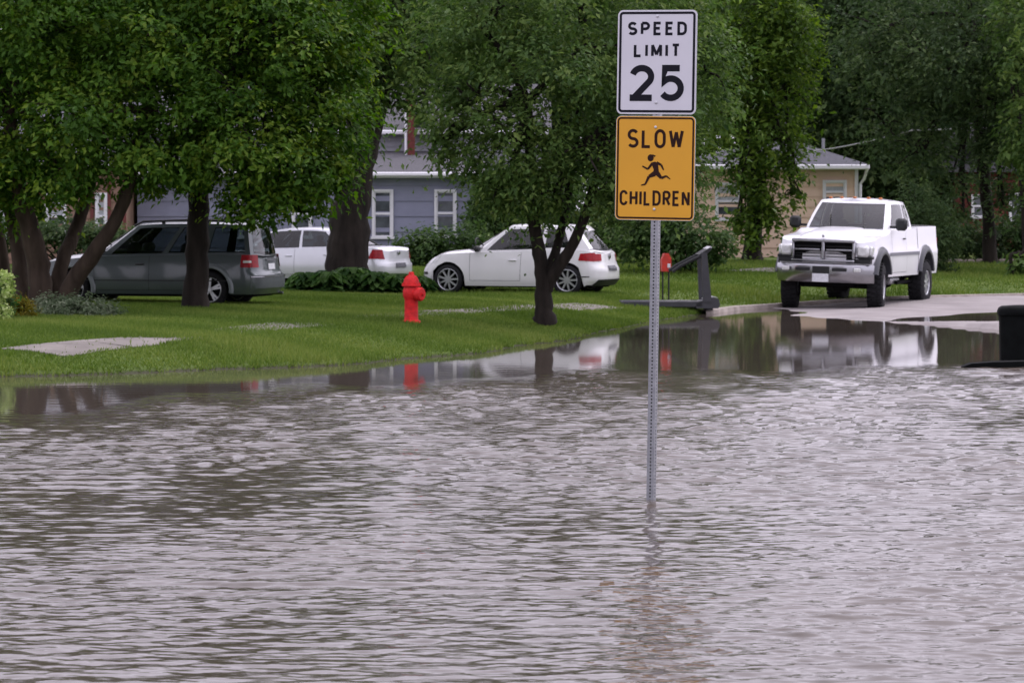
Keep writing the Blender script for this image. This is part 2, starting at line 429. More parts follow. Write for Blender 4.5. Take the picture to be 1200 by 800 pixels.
# grass blades over the near lawn (nobody could count them)
rs = np.random.RandomState(3)
N = 420000
gx_ = rs.uniform(-9.5, 4.3, N); gy_ = rs.uniform(38.5, 64.5, N)
d = sdist(SHORE, gx_, gy_) + wob(gx_, gy_) * smst((3.0 - gx_) / 2.5)
dsw = np.where((gx_ - pts[0].x) * (pts[1].x - pts[0].x) + (gy_ - pts[0].y) * (pts[1].y - pts[0].y) < .03, 90, 1) * np.abs(sdist([tuple(p) for p in pts], gx_, gy_))
inframe = np.abs(gx_) < .178 * gy_
cover = .52 + .16 * np.sin(gx_ * 1.9 + gy_ * .7) + .10 * np.sin(gx_ * 5.1)
k = (d > .03) & inframe & ((dsw > .52 + .05 * np.sin(gx_ * 6) + .03 * np.sin(gy_ * 17)) | (rs.rand(N) < np.where(gy_ > 53.5, .22, np.where(gy_ > 43.2, .80 + .3 * np.sin(gy_ * 1.3 + .5), .02))))
gx_, gy_, d = gx_[k], gy_[k], d[k]; n = len(gx_); gzv = lawn_z(gx_, gy_)
h = rs.uniform(.03, .075, n) * (1 + .35 * np.sin(gx_ * .9 + gy_ * .7)); a = rs.uniform(0, 2 * np.pi, n); lean = rs.normal(0, .025, (n, 2)); wd = .011
V = np.zeros((n, 3, 3))
V[:, 0] = np.stack([gx_ - wd * np.cos(a), gy_ - wd * np.sin(a), gzv - .005], -1)
V[:, 1] = np.stack([gx_ + wd * np.cos(a), gy_ + wd * np.sin(a), gzv - .005], -1)
V[:, 2] = np.stack([gx_ + lean[:, 0], gy_ + lean[:, 1], gzv + h], -1)
patch = .5 + .25 * np.sin(gx_ * .8 + 1) * np.sin(gy_ * .55) + .15 * np.sin(2.3 * gx_ + 1.7 * gy_)
tag(np_mesh('grass', V.reshape(-1, 3), np.arange(3 * n).reshape(-1, 3), M['grass_blade'], tint=np.clip(patch + rs.normal(0, .2, n), 0, 1), nper=3), kind='stuff')

# the lawn farther back, same grass
def far_grass(N, x0, x1, y0, y1, seed):
    rs = np.random.RandomState(seed); x = rs.uniform(x0, x1, N); y = rs.uniform(y0, y1, N); d = sdist(SHORE, x, y)
    k = (d > .25) & (np.abs(x) < .178 * y); x, y = x[k], y[k]; n = len(x); z = lawn_z(x, y)
    h = rs.uniform(.04, .10, n) * (1 + .4 * np.sin(x * .9 + y * .7)); a = rs.uniform(0, 6.28, n); V = np.zeros((n, 3, 3)); wd = .016
    V[:, 0] = np.stack([x - wd * np.cos(a), y - wd * np.sin(a), z - .005], -1); V[:, 1] = np.stack([x + wd * np.cos(a), y + wd * np.sin(a), z - .005], -1)
    V[:, 2] = np.stack([x + rs.normal(0, .03, n), y + rs.normal(0, .03, n), z + h], -1)
    tint = np.clip(.5 + .22 * np.sin(x * .7 + 1) * np.sin(y * .35) + .15 * np.sin(1.9 * x + .8 * y) + rs.normal(0, .2, n), 0, 1)
    tag(np_mesh('grass', V.reshape(-1, 3), np.arange(3 * n).reshape(-1, 3), M['grass_blade'], tint=tint, nper=3), kind='stuff')
far_grass(150000, -12, 16, 64.5, 86, 77)

# ------------------------------------------------------------------ flood water, real ripples
us = np.concatenate([[-14, -5, -2.2], np.linspace(-1.15, 1.15, 560), [2.2, 5, 14]])
ys = [-60., -20., 2., 8., 11.]
while ys[-1] < 46: ys.append(ys[-1] + max(.016, ys[-1] ** 2 / (FPX * CAM_H) * .55))
ys += [47, 49, 52, 55, 60, 66, 75, 100]
ys = np.array(ys)
half = np.maximum(ys, 8) * .178 + .4
WX = us[None, :] * half[:, None]; WY = np.repeat(ys[:, None], len(us), 1)
rs = np.random.RandomState(11)
Hh = np.zeros_like(WX)
row = np.gradient(ys)[:, None]
for i in range(96):
    lam = .065 * (7.5 ** rs.rand()); th = rs.normal(R(87), R(25))
    kx, ky = 2 * np.pi / lam * math.cos(th), 2 * np.pi / lam * math.sin(th)
    slope = .027 * (lam / .25) ** -.05
    ampw = slope / (2 * np.pi / lam) * smst((lam / row - 1.6) / 1.8)
    # short packets: each train fades in and out over the surface
    env = .5 + .5 * np.sin(WX * rs.uniform(.3, 2.2) + WY * rs.uniform(.3, 1.6) + rs.uniform(0, 6.28))
    ph = kx * WX + ky * WY + rs.uniform(0, 6.28) + .6 * np.sin(WX * 2.3 + rs.uniform(0, 6)) + .6 * np.sin(WY * 1.7 + rs.uniform(0, 6))
    Hh += ampw * 1.35 * env * (np.sin(ph) + .22 * np.sin(2 * ph + .6))
CALM = [(-60, 18), (-5.3, 31.9), (-1.9, 37.4), (1.7, 40.3), (6.9, 41.6), (60, 48)]
cdist = -sdist(CALM, WX, WY)      # >0 on the windy side
cdist = cdist + .5 * np.sin(WX * 1.4) + .35 * np.sin(WX * 3.3 + WY * .6)
windy = .012 + .988 * smst((cdist + .2) / 2.4)
gust = .82 + .20 * np.sin(.55 * WX + .21 * WY + 1.2) + .16 * np.sin(1.3 * WX - .47 * WY) + .14 * np.sin(.8 * WY + .9 * np.sin(.7 * WX))
gust = gust - .34 * smst((-WX - .2) / 3.2) * smst((27 - WY) / 12)
Hh *= windy * np.clip(gust, .46, 1.2) * (1 + 1.1 * smst((WY - 19) / 16))
Hh *= smst((1.6 - np.abs(us))[None, :] / .4)
idx = np.arange(WX.size).reshape(WX.shape)
q = np.stack([idx[:-1, :-1], idx[:-1, 1:], idx[1:, 1:], idx[1:, :-1]], -1).reshape(-1, 4)
wm = bpy.data.materials.new('flood_water'); wm.use_nodes = True; t = wm.node_tree; b = t.nodes['Principled BSDF']
b.inputs['Base Color'].default_value = (.060, .046, .036, 1); b.inputs['Roughness'].default_value = .035; b.inputs['IOR'].default_value = 1.38
tc = t.nodes.new('ShaderNodeTexCoord')
n1 = t.nodes.new('ShaderNodeTexNoise'); n1.inputs['Scale'].default_value = .35; n1.inputs['Detail'].default_value = 4
t.links.new(tc.outputs['Object'], n1.inputs['Vector'])
r1 = t.nodes.new('ShaderNodeValToRGB'); r1.color_ramp.elements[0].color = (.060, .050, .040, 1); r1.color_ramp.elements[1].color = (.098, .080, .065, 1)
t.links.new(n1.outputs['Fac'], r1.inputs[0]); t.links.new(r1.outputs[0], b.inputs['Base Color'])
wat = tag(np_mesh('water', np.stack([WX, WY, Hh], -1).reshape(-1, 3), q, wm, smooth=True), kind='structure')
at_ = wat.data.attributes.new('ripple', 'FLOAT', 'POINT'); at_.data.foreach_set('value', (windy * np.clip(gust, .46, 1.2) * (1 + .7 * smst((WY - 18) / 18))).astype(np.float32).ravel())
an = t.nodes.new('ShaderNodeAttribute'); an.attribute_name = 'ripple'
mpw = t.nodes.new('ShaderNodeMapping'); mpw.inputs['Scale'].default_value = (2.2, 12.0, 1); t.links.new(tc.outputs['Object'], mpw.inputs[0])
nw = t.nodes.new('ShaderNodeTexNoise'); nw.inputs['Scale'].default_value = 1.0; nw.inputs['Detail'].default_value = 3; t.links.new(mpw.outputs[0], nw.inputs['Vector'])
mm_ = t.nodes.new('ShaderNodeMath'); mm_.operation = 'MULTIPLY'; t.links.new(nw.outputs['Fac'], mm_.inputs[0]); t.links.new(an.outputs['Fac'], mm_.inputs[1])
bw = t.nodes.new('ShaderNodeBump'); bw.inputs['Strength'].default_value = 1.0; bw.inputs['Distance'].default_value = .013
t.links.new(mm_.outputs[0], bw.inputs['Height']); t.links.new(bw.outputs[0], b.inputs['Normal'])

# ------------------------------------------------------------------ plants
def leaves(name, blobs, n_leaf, L, seed, mt, parent, droop=.35, per=42, cr=.34, ratio=.5, shell=.55, upw=.7, outw=.5, flat=.65, size_var=.35):
    rs = np.random.RandomState(seed); B = np.array(blobs, float)
    wgt = (B[:, 3] * B[:, 4] * B[:, 5]) ** (2 / 3); wgt /= wgt.sum()
    K = max(1, n_leaf // per); bi = rs.choice(len(B), K, p=wgt)
    dr = rs.normal(size=(K, 3)); dr /= np.linalg.norm(dr, axis=1)[:, None]
    rr = shell + (1 - shell) * rs.rand(K) ** .7; inner = rs.rand(K) < .22; rr[inner] = rs.uniform(.1, shell, inner.sum())
    cc = B[bi, :3] + dr * B[bi, 3:] * rr[:, None] * (1 + .10 * rs.normal(size=(K, 1)))
    cs = cr * (1 + size_var * rs.normal(size=K)).clip(.4, 2)
    ct = rs.rand(K)
    n = K * per; ci = np.repeat(np.arange(K), per)
    off = rs.normal(size=(n, 3)) * .55; off[:, 2] *= flat
    p = cc[ci] + off * cs[ci][:, None]; p[:, 2] -= droop * .6 * (off[:, 0] ** 2 + off[:, 1] ** 2) * cs[ci]
    out = dr[ci] * .6 + off * .5
    nrm = out * outw + np.array([0, 0, upw]) + rs.normal(size=(n, 3)) * .40; nrm /= np.linalg.norm(nrm, axis=1)[:, None]
    ax = out * .6 + rs.normal(size=(n, 3)) * .6 + np.array([0, 0, -droop]); ax -= nrm * (ax * nrm).sum(1)[:, None]
    ax /= np.linalg.norm(ax, axis=1)[:, None] + 1e-9
    bx = np.cross(nrm, ax); ln = (L * (1 + .3 * rs.normal(size=n)).clip(.5, 1.7))[:, None]
    V = np.zeros((n, 4, 3)); V[:, 0] = p - ax * ln * .5; V[:, 2] = p + ax * ln * .5
    V[:, 1] = p + bx * ln * ratio * .5 + nrm * ln * .10 - ax * ln * .06; V[:, 3] = p - bx * ln * ratio * .5 + nrm * ln * .10 - ax * ln * .06
    tint = np.clip(.65 * ct[ci] + .35 * rs.rand(n) + .08 * rs.normal(size=n), 0, 1)
    return np_mesh(name, V.reshape(-1, 3), np.arange(4 * n).reshape(-1, 4), mt, parent, tint)

def limb(mb, pts, r0, r1, n=9, seed=0, flare=0.0):
    rg = random.Random(seed); pts = [Vector(p) for p in pts]; out = []; rad = []
    m = len(pts) - 1
    for i in range(m):
        for k in range(5):
            t = k / 5; a = pts[i]; b_ = pts[i + 1]
            p0 = pts[max(i - 1, 0)]; p3 = pts[min(i + 2, m)]
            p = .5 * ((2 * a) + (b_ - p0) * t + (2 * p0 - 5 * a + 4 * b_ - p3) * t * t + (3 * a - p0 - 3 * b_ + p3) * t ** 3)
            u = (i + t) / m; r_ = r0 + (r1 - r0) * u
            out.append(p + Vector((rg.uniform(-1, 1), rg.uniform(-1, 1), 0)) * r_ * .12)
            rad.append(r_ * (1 + rg.uniform(-.06, .06)) + flare * r0 * math.exp(-u * m * 5 * .9))
    out.append(pts[-1]); rad.append(r1); mb.tube(out, rad, n)

def tree(name, label, base, trunks, blobs, n_leaf, L, seed, lmat, bark='bark', group=None, **kw):
    """trunks: list of (points relative to base, r0, r1); blobs relative to base"""
    base = Vector(base); root = thing(name, label, 'tree', base, 0, group)
    rg = random.Random(seed)
    for i, (pp, r0, r1) in enumerate(trunks):
        mb = MB(); limb(mb, pp, r0, r1, 12, seed + i, .45 if i == 0 or kw.get('allflare') else .1); mb.build('trunk', M[bark], root, smooth=60)
    # limbs into each blob
    mb = MB(); tops = [Vector(t_[0][-1]) for t_ in trunks]
    for bl in blobs:
        c = Vector(bl[:3]); tp = min(tops, key=lambda v: (v - c).length)
        st = tp
        mid = st.lerp(c, .5) + Vector((rg.uniform(-.2, .2), rg.uniform(-.2, .2), rg.uniform(.05, .35)))
        limb(mb, [st, mid, c], .09, .03, 6, rg.randint(0, 999))
        for k in range(5):
            e = c + Vector((rg.uniform(-1, 1) * bl[3], rg.uniform(-1, 1) * bl[4], rg.uniform(-.6, .8) * bl[5])) * .8
            limb(mb, [mid.lerp(c, .4 + .15 * k), c.lerp(e, .55) + Vector((0, 0, .15)), e], .035, .010, 5, rg.randint(0, 999))
    mb.build('branch', M[bark], root, smooth=60)
    kw.pop('allflare', None)
    leaves('crown', blobs, n_leaf, L, seed, M[lmat], root, **kw)
    return root

def rel(base, lst):
    """blobs given as (px, py, Y, rx_px, rz_px, ry_m) -> relative metres"""
    out = []
    for px, py, Y, rxp, rzp, ry in lst:
        p = P(px, py, Y) - Vector(base); s = FPX / Y
        out.append((p.x, p.y, p.z, rxp / s, ry, rzp / s))
    return out
def relp(base, lst): return [tuple(P(px, py, Y) - Vector(base)) for px, py, Y in lst]

def onlawn(px, Y, dz=0.0):
    x = PX(px, Y); return Vector((x, Y, gz(x, Y) + dz))

# A: clump of leaning trunks at the far left
bA = onlawn(52, 54.0, -.05)
tree('broadleaf_tree', 'bushy green tree at the left edge with several leaning brown trunks from one base', bA,
     [(relp(bA, [(50, 372, 54), (46, 320, 54), (36, 270, 53.8), (20, 215, 53.6), (10, 120, 53.5)]), .23, .12),
      (relp(bA, [(62, 372, 54.1), (70, 315, 54.4), (88, 270, 54.8), (106, 215, 55), (120, 110, 55)]), .15, .09),
      (relp(bA, [(72, 372, 54), (88, 328, 53.8), (118, 285, 53.5), (146, 235, 53.4), (172, 130, 53.4)]), .18, .09),
      (relp(bA, [(28, 372, 54.4), (24, 320, 54.6), (14, 260, 54.8), (-10, 180, 55)]), .16, .10),
      (relp(bA, [(8, 372, 54.8), (4, 320, 55), (-6, 260, 55), (-30, 180, 55)]), .14, .10)],
     rel(bA, [(20, 120, 53.4, 80, 90, 1.5), (100, 150, 53.0, 75, 80, 1.4), (165, 175, 53.0, 60, 55, 1.1), (60, 205, 52.9, 60, 38, 1.0), (-40, 170, 53.5, 80, 90, 1.5),
               (60, 20, 53.6, 130, 100, 1.9), (150, 60, 53.4, 80, 90, 1.6), (-30, 20, 54.5, 120, 130, 2.0), (60, -110, 54.5, 140, 90, 2.0), (20, 225, 54.2, 50, 40, .9)]),
     62000, .118, 21, 'leaf_maple', 'bark_brown', per=60, cr=.30, outw=.75, upw=.75)
# B: straight dark trunk in front of the grey car
bB = onlawn(228, 54.6, -.05)
tree('broadleaf_tree', 'green tree with one straight dark trunk standing in front of the grey wagon', bB,
     [(relp(bB, [(228, 372, 54.6), (230, 320, 54.6), (232, 260, 54.6), (236, 180, 54.7), (246, 60, 54.8), (250, -60, 54.8)]), .235, .12)],
     rel(bB, [(270, 160, 53.4, 85, 75, 1.5), (345, 185, 53.6, 62, 62, 1.2), (385, 130, 54.2, 55, 80, 1.2), (300, 236, 53.4, 46, 38, .8), (335, 238, 53.6, 34, 30, .6), (225, 90, 53.6, 90, 90, 1.5), (205, 195, 53.8, 42, 30, .8),
              (320, 60, 54.0, 95, 90, 1.7), (250, -40, 54.5, 130, 100, 2.0), (390, 30, 55, 70, 90, 1.5), (375, 215, 54.2, 40, 34, .8), (300, -130, 54.6, 110, 80, 1.8)]),
     66000, .118, 22, 'leaf_maple', 'bark', per=60, cr=.30, outw=.75, upw=.75)
# C: massive old trunk
bC = onlawn(408, 66.5, -.05)
tree('shade_tree', 'massive old tree with the widest dark trunk, standing in the hosta bed', bC,
     [(relp(bC, [(410, 346, 66.5), (408, 300, 66.5), (410, 250, 66.6), (422, 180, 66.8), (436, 110, 67), (444, 20, 67.2), (440, -70, 67.4)]), .47, .33),
      (relp(bC, [(426, 160, 66.8), (405, 100, 66.4), (380, 30, 66), (350, -60, 66)]), .26, .12)],
     rel(bC, [(445, 60, 65.5, 70, 70, 1.6), (380, 10, 66, 110, 80, 2.2), (500, 60, 66, 75, 75, 1.8), (480, -20, 66.5, 130, 80, 2.4), (590, 10, 67.0, 100, 80, 2.0), (400, -120, 67, 170, 100, 3.0), (470, 122, 65.8, 44, 30, .7), (505, 112, 66, 40, 36, .7), (404, 140, 65.5, 34, 60, .8), (560, -110, 67, 150, 90, 2.8)]),
     32000, .13, 23, 'leaf_dark', 'bark', droop=.5)
# D: forked tree before the white hatchback
bD = onlawn(640, 52.2, -.05)
tree('forked_tree', 'tree with a low forked trunk and drooping crown in front of the white hatchback', bD,
     [(relp(bD, [(638, 375, 52.2), (637, 345, 52.2), (634, 312, 52.2), (627, 270, 52.2), (624, 215, 52.2), (618, 120, 52.2)]), .155, .08),
      (relp(bD, [(640, 338, 52.2), (655, 312, 52.1), (672, 285, 52.0), (690, 240, 52.0), (712, 150, 52.0)]), .115, .07),
      (relp(bD, [(642, 322, 52.2), (652, 290, 52.4), (662, 250, 52.5), (672, 180, 52.6), (690, 60, 52.8)]), .085, .06)],
     rel(bD, [(600, 170, 51.6, 70, 70, 1.3), (680, 190, 51.4, 80, 62, 1.3), (760, 170, 51.8, 75, 78, 1.3), (545, 130, 52.0, 52, 75, 1.1), (650, 90, 51.8, 120, 85, 1.7), (740, 80, 52.2, 95, 90, 1.7),
              (522, 165, 51.8, 22, 34, .4), (590, 228, 51.7, 34, 28, .6), (800, 205, 52.0, 40, 50, .8), (720, 235, 51.8, 45, 26, .7), (560, 30, 52.4, 90, 80, 1.6), (690, -30, 52.6, 180, 85, 2.0), (645, 240, 52.3, 50, 22, .8), (830, 90, 53, 40, 80, 1.0)]),
     44000, .108, 24, 'leaf_dark', 'bark', droop=.75, ratio=.5, per=46, cr=.32)
# E: yellow-green tree before the tan house
bE = onlawn(880, 86.0, -.1)
tree('young_tree', 'yellow-green tree with leafy shoots along its trunk in front of the tan house', bE,
     [(relp(bE, [(882, 308, 86), (884, 260, 86), (884, 200, 86), (888, 120, 86), (895, 20, 86)]), .26, .12)],
     rel(bE, [(890, 60, 85, 62, 70, 2.0), (925, 110, 85, 34, 60, 1.3), (855, 130, 85, 44, 70, 1.5), (905, 165, 84.8, 40, 40, 1.2), (895, 235, 85.0, 24, 34, .7), (868, 250, 85.2, 12, 34, .5), (905, 10, 85, 55, 40, 1.5), (930, 45, 84.6, 34, 46, 1.2),
              (865, 200, 85.2, 30, 30, .9), (925, 195, 84.8, 22, 26, .7), (870, -60, 86, 80, 60, 2.2), (930, 228, 84.9, 16, 12, .4), (838, 60, 86, 36, 80, 1.3), (882, 212, 84.9, 26, 26, .8), (886, 275, 85.1, 20, 16, .5)]),
     20000, .17, 25, 'leaf_yellow', 'bark', droop=.5, per=30, cr=.42)
# F: dark trees at the right
bF = onlawn(1156, 84.0, -.1)
tree('dark_tree', 'dark spreading tree on a thin trunk behind the lawn at the right edge', bF,
     [(relp(bF, [(1160, 318, 84), (1158, 260, 84), (1152, 190, 84), (1145, 100, 84), (1140, 20, 84)]), .19, .12)],
     rel(bF, [(1060, 70, 82.0, 80, 60, 2.2), (1140, 60, 81.5, 85, 70, 2.4), (1200, 110, 81.8, 60, 70, 2.0), (1100, 130, 82.4, 55, 36, 1.4), (1020, 40, 83.0, 52, 60, 1.8), (1180, 180, 82, 34, 34, 1.0), (1120, -30, 83, 150, 60, 3.0), (1080, 185, 82.8, 44, 34, 1.2), (1040, 150, 83, 40, 40, 1.3), (1125, 215, 82.6, 24, 22, .8), (1215, 225, 82.3, 30, 26, .8), (1150, 215, 85.5, 22, 14, .5), (1128, 246, 83, 20, 16, .5), (1176, 240, 83, 15, 30, .5), (1205, 255, 83, 20, 18, .6), (1240, 60, 83, 90, 120, 2.6), (1160, 165, 82.6, 30, 36, .9)]),
     34000, .15, 26, 'leaf_far', 'bark', droop=.6, per=34, cr=.42)
bF2 = onlawn(1204, 80.0, -.1)
tree('dark_tree', 'second thin-trunked dark tree cut off by the right edge, low twig hanging over the lawn', bF2,
     [(relp(bF2, [(1206, 322, 80), (1204, 260, 80), (1198, 180, 80), (1196, 60, 80)]), .16, .10),
      (relp(bF2, [(1200, 220, 79.8), (1216, 240, 78), (1214, 280, 77), (1198, 302, 76.6)]), .05, .015)],
     rel(bF2, [(1210, 40, 79, 60, 80, 1.8), (1196, 150, 79, 24, 60, .9), (1230, 200, 78.6, 32, 60, .8), (1196, 303, 76.6, 14, 14, .3), (1188, 322, 76.5, 7, 10, .15), (1206, 318, 76.6, 9, 9, .2)]),
     7000, .17, 27, 'leaf_dark', 'bark', droop=.7, per=24, cr=.30)
# conifer-like bush behind the pickup
def shrub(name, label, px, Y, blobs, n, L, seed, lm, stem=True, **kw):
    base = onlawn(px, Y, -.03); root = thing(name, label, 'shrub' if 'cat' not in kw else kw.pop('cat'), base)
    rg = random.Random(seed); bl = rel(base, blobs)
    if stem:
        mb = MB()
        for b_ in bl:
            for k in range(4):
                a = (b_[0] + rg.uniform(-.5, .5) * b_[3], b_[1] + rg.uniform(-.5, .5) * b_[4], b_[2] + rg.uniform(-.2, .6) * b_[5])
                limb(mb, [(b_[0] * .3, b_[1] * .3, 0), (a[0] * .6, a[1] * .6, a[2] * .55), a], .03, .008, 5, rg.randint(0, 99))
        mb.build('stem', M['bark'], root, smooth=60)
    leaves('foliage', bl, n, L, seed, M[lm], root, **kw); return root

shrub('evergreen_shrub', 'tall rounded dark evergreen shrub directly behind the white pickup', 1084, 78.5, [(1085, 272, 78, 38, 52, .9), (1075, 240, 78.3, 26, 30, .7), (1100, 290, 77.8, 30, 40, .8)], 7500, .12, 31, 'leaf_far', per=36, cr=.28, ratio=.3)
shrub('loose_shrub', 'large loose light-green shrub behind the treadmill', 815, 77.5, [(800, 278, 77, 46, 34, .9), (835, 290, 76.8, 28, 24, .7), (760, 268, 77.5, 42, 40, .9), (780, 240, 78, 34, 30, .8)], 9000, .14, 32, 'leaf_shrub', per=30, cr=.3, droop=.6)
shrub('foundation_shrub', 'low green shrub under the blue house windows, right of the sedan', 505, 82.5, [(500, 290, 82, 36, 24, .7), (545, 285, 82, 28, 26, .7), (470, 297, 82.2, 26, 18, .6)], 6500, .12, 33, 'leaf_shrub', per=30, cr=.26)
shrub('foundation_shrub', 'leafy shrub against the right corner of the blue house behind the hatchback', 580, 84, [(570, 250, 84, 24, 50, .7), (610, 255, 84.5, 40, 46, .9), (670, 255, 85, 46, 46, .9), (720, 270, 84, 34, 36, .8)], 10500, .13, 34, 'leaf_shrub', per=30, cr=.3)
shrub('dark_hedge', 'dark clipped hedge behind the stone edging at the right', 1165, 86, [(1126, 280, 86, 34, 30, .8), (1165, 284, 86, 34, 26, .8), (1205, 276, 86, 34, 32, .8)], 9000, .12, 35, 'leaf_far', per=32, cr=.24, cat='hedge')
shrub('dark_hedge', 'low dark shrubs under the brown house at the left', 100, 80, [(70, 275, 80, 44, 20, .7), (120, 278, 80, 44, 20, .7), (20, 275, 80, 40, 24, .7)], 6500, .12, 36, 'leaf_far', per=32, cr=.24)
shrub('variegated_shrub', 'low spreading shrub with pale-edged leaves at the foot of the leaning trunks', 88, 51.6, [(88, 363, 51.4, 46, 16, .55), (62, 360, 51.8, 26, 16, .5), (115, 369, 51.2, 26, 10, .45)], 6500, .075, 37, 'leaf_variegated', per=26, cr=.16, ratio=.4)
shrub('golden_shrub', 'small golden-yellow shrub beside the hydrangea', 27, 50.3, [(27, 366, 50, 14, 18, .28), (20, 358, 50.1, 11, 14, .25), (34, 374, 49.9, 9, 11, .2)], 3000, .05, 38, 'leaf_gold', per=26, cr=.11, ratio=.35)
# hydrangea
hb = onlawn(-2, 49.2, -.03); hy = thing('hydrangea', 'hydrangea with pale green flower heads cut off by the left edge', 'flowering shrub', hb)
leaves('foliage', rel(hb, [(-6, 352, 49, 18, 34, .4)]), 1400, .10, 39, M['leaf_hosta'], hy, per=20, cr=.16)
rg = random.Random(4)
for i in range(12):
    c = P(rg.choice([2, 5, 8, 11, -4]), 322 + i * 5.4, 48.75 - rg.random() * .2) - hb
    leaves('flower_head', [(c.x, c.y, c.z, .075, .075, .068)], 280, .036, 60 + i, M['petal'], hy, per=14, cr=.035, ratio=.9, shell=.8, droop=0, outw=1.2, upw=.2)
# hosta bed under the big trunk: each clump a plant
def hosta(px, Y, r, seed, label):
    base = onlawn(px, Y, -.01); root = thing('hosta_plant', label, 'plant', base, 0, 'hostas in the bed round the big trunk')
    rs = np.random.RandomState(seed); n = 170
    a = rs.uniform(0, 6.28, n); e = rs.uniform(.1, 1.0, n); Ls = r * rs.uniform(.65, 1.1, n)
    d = np.stack([np.cos(a), np.sin(a), np.zeros(n)], -1); s_ = np.stack([-np.sin(a), np.cos(a), np.zeros(n)], -1); V = np.zeros((n, 6, 3)); up = np.array([0, 0, 1.])
    for k, (u, wv, hgt) in enumerate([(.12, .0, .2), (.55, .5, 1), (.85, .4, .9), (1.12, 0, .55), (.85, -.4, .9), (.55, -.5, 1)]):
        V[:, k] = d * (u * Ls * (1 - .5 * (e - .5)))[:, None] + s_ * (wv * Ls * .38)[:, None] + up * (hgt * e * r * .95)[:, None]
    np_mesh('foliage', V.reshape(-1, 3), np.arange(6 * n).reshape(-1, 6), M['leaf_hosta'], root, rs.rand(n), nper=6)
for i, (px, Y, r_, lb) in enumerate([(356, 65.0, .46, 'hosta clump right beside the grey wagon tail lamp'), (384, 64.8, .50, 'hosta clump in front of the left foot of the big trunk'),
        (412, 65.2, .58, 'tallest hosta clump, before the middle of the big trunk'), (440, 64.9, .50, 'hosta clump at the right foot of the big trunk'), (466, 64.8, .46, 'hosta clump left of the red hydrant'), (492, 65.2, .40, 'small hosta clump by the front wheel of the white hatchback')]):
    hosta(px, Y, r_, 80 + i, lb)

# background trees beyond the houses
bgspec = [(-60, 108, 12, 'leaf_far'), (90, 112, 13, 'leaf_far'), (250, 106, 12.5, 'leaf_dark'), (385, 112, 13, 'leaf_far'), (540, 108, 13, 'leaf_dark'), (660, 103, 12, 'leaf_far'), (790, 110, 12.5, 'leaf_dark'),
          (960, 112, 12.5, 'leaf_far'), (1065, 104, 12, 'leaf_far'), (1190, 112, 12, 'leaf_dark'), (1300, 106, 12, 'leaf_far'), (-190, 106, 12, 'leaf_dark')]
bgspec += [(x_, 128, 14, ('leaf_far', 'leaf_dark')[i_ % 2]) for i_, x_ in enumerate((-120, 20, 165, 310, 455, 600, 730, 880, 1010, 1130, 1260))]
bglab = ['tall tree behind the brown house at the far left edge', 'tall tree rising behind the brown house roof', 'tree behind the left half of the blue house', 'tree behind the big trunk and the blue house', 'tree behind the chimney of the blue house', 'tree closing the gap right of the blue house', 'tree behind the two road signs',
         'dark tree rising behind the tan house roof', 'dark tree right of the tan house behind the pickup', 'tall tree behind the brick house', 'tall tree past the brick house off the right edge', 'tall tree off the left edge'] + ['tree of the farthest row beyond the houses, ' + w_ for w_ in ('off the left edge', 'above the leaning trunks', 'left of the straight dark trunk', 'above the grey wagon tail', 'above the big trunk', 'above the white hatchback', 'just left of the signs', 'left of the tan house roof', 'above the pickup cab', 'above the brick house', 'off the right edge')]
shared = {}
for i, (px, Y, hgt, lm) in enumerate(bgspec):
    base = onlawn(px, Y, -.1); rg = random.Random(100 + i)
    root = thing('background_tree', bglab[i], 'tree', base, rg.uniform(0, 6.28), 'tall trees behind the houses'); k_ = i % 4
    key = (k_, lm)
    if key in shared:
        for o in shared[key]:
            c = o.copy(); COL.objects.link(c); c.parent = root
        root.scale = (1, 1, hgt / 12.5)
    else:
        rr = random.Random(k_ * 7 + (3 if lm == 'leaf_dark' else 0))
        bl = [(rr.uniform(-2.2, 2.2), rr.uniform(-1.6, 1.6), z, rr.uniform(1.9, 2.8), rr.uniform(1.9, 2.6), rr.uniform(1.2, 1.7)) for z in (2.2, 3.0, 4.2, 5.2, 6.2, 7.2, 8.3, 9.3, 10.4)]
        mb = MB(); limb(mb, [(0, 0, 0), (.1, .1, 3), (-.1, 0, 6), (0, .1, 9.5)], .3, .1, 10, i, .4); tr = mb.build('trunk', M['bark'], root, smooth=60)
        cr = leaves('crown', bl, 30000, .27, 200 + k_, M[lm], root, per=30, cr=.62, droop=.5)
        shared[key] = [tr, cr]
# ------------------------------------------------------------------ houses
def board_mesh(L, h, mt):
    mb = MB(); mb.add([(0, 0, 0), (L, 0, 0), (L, -.042, 0), (0, -.042, 0), (0, 0, h), (L, 0, h), (L, -.008, h), (0, -.008, h)],
                      [(3, 2, 1, 0), (4, 5, 6, 7), (3, 7, 6, 2), (0, 1, 5, 4), (0, 4, 7, 3), (1, 2, 6, 5)])
    me = bpy.data.meshes.new('siding_board'); me.from_pydata(mb.v, [], mb.f); me.materials.append(mt); return me
def siding(root, x0, x1, y, z0, z1, h, mt):
    """overlapping boards on a front wall, one object each, sharing a mesh; coordinates relative to root"""
    me = board_mesh(x1 - x0, h + .012, mt); z = z0; i = 0
    while z < z1 - .02:
        o = bpy.data.objects.new('siding_board', me); COL.objects.link(o); o.parent = root
        o.location = (x0, y, z)
        if z + h + .012 > z1: o.scale = (1, 1, (z1 - z) / (h + .012))
        z += h; i += 1
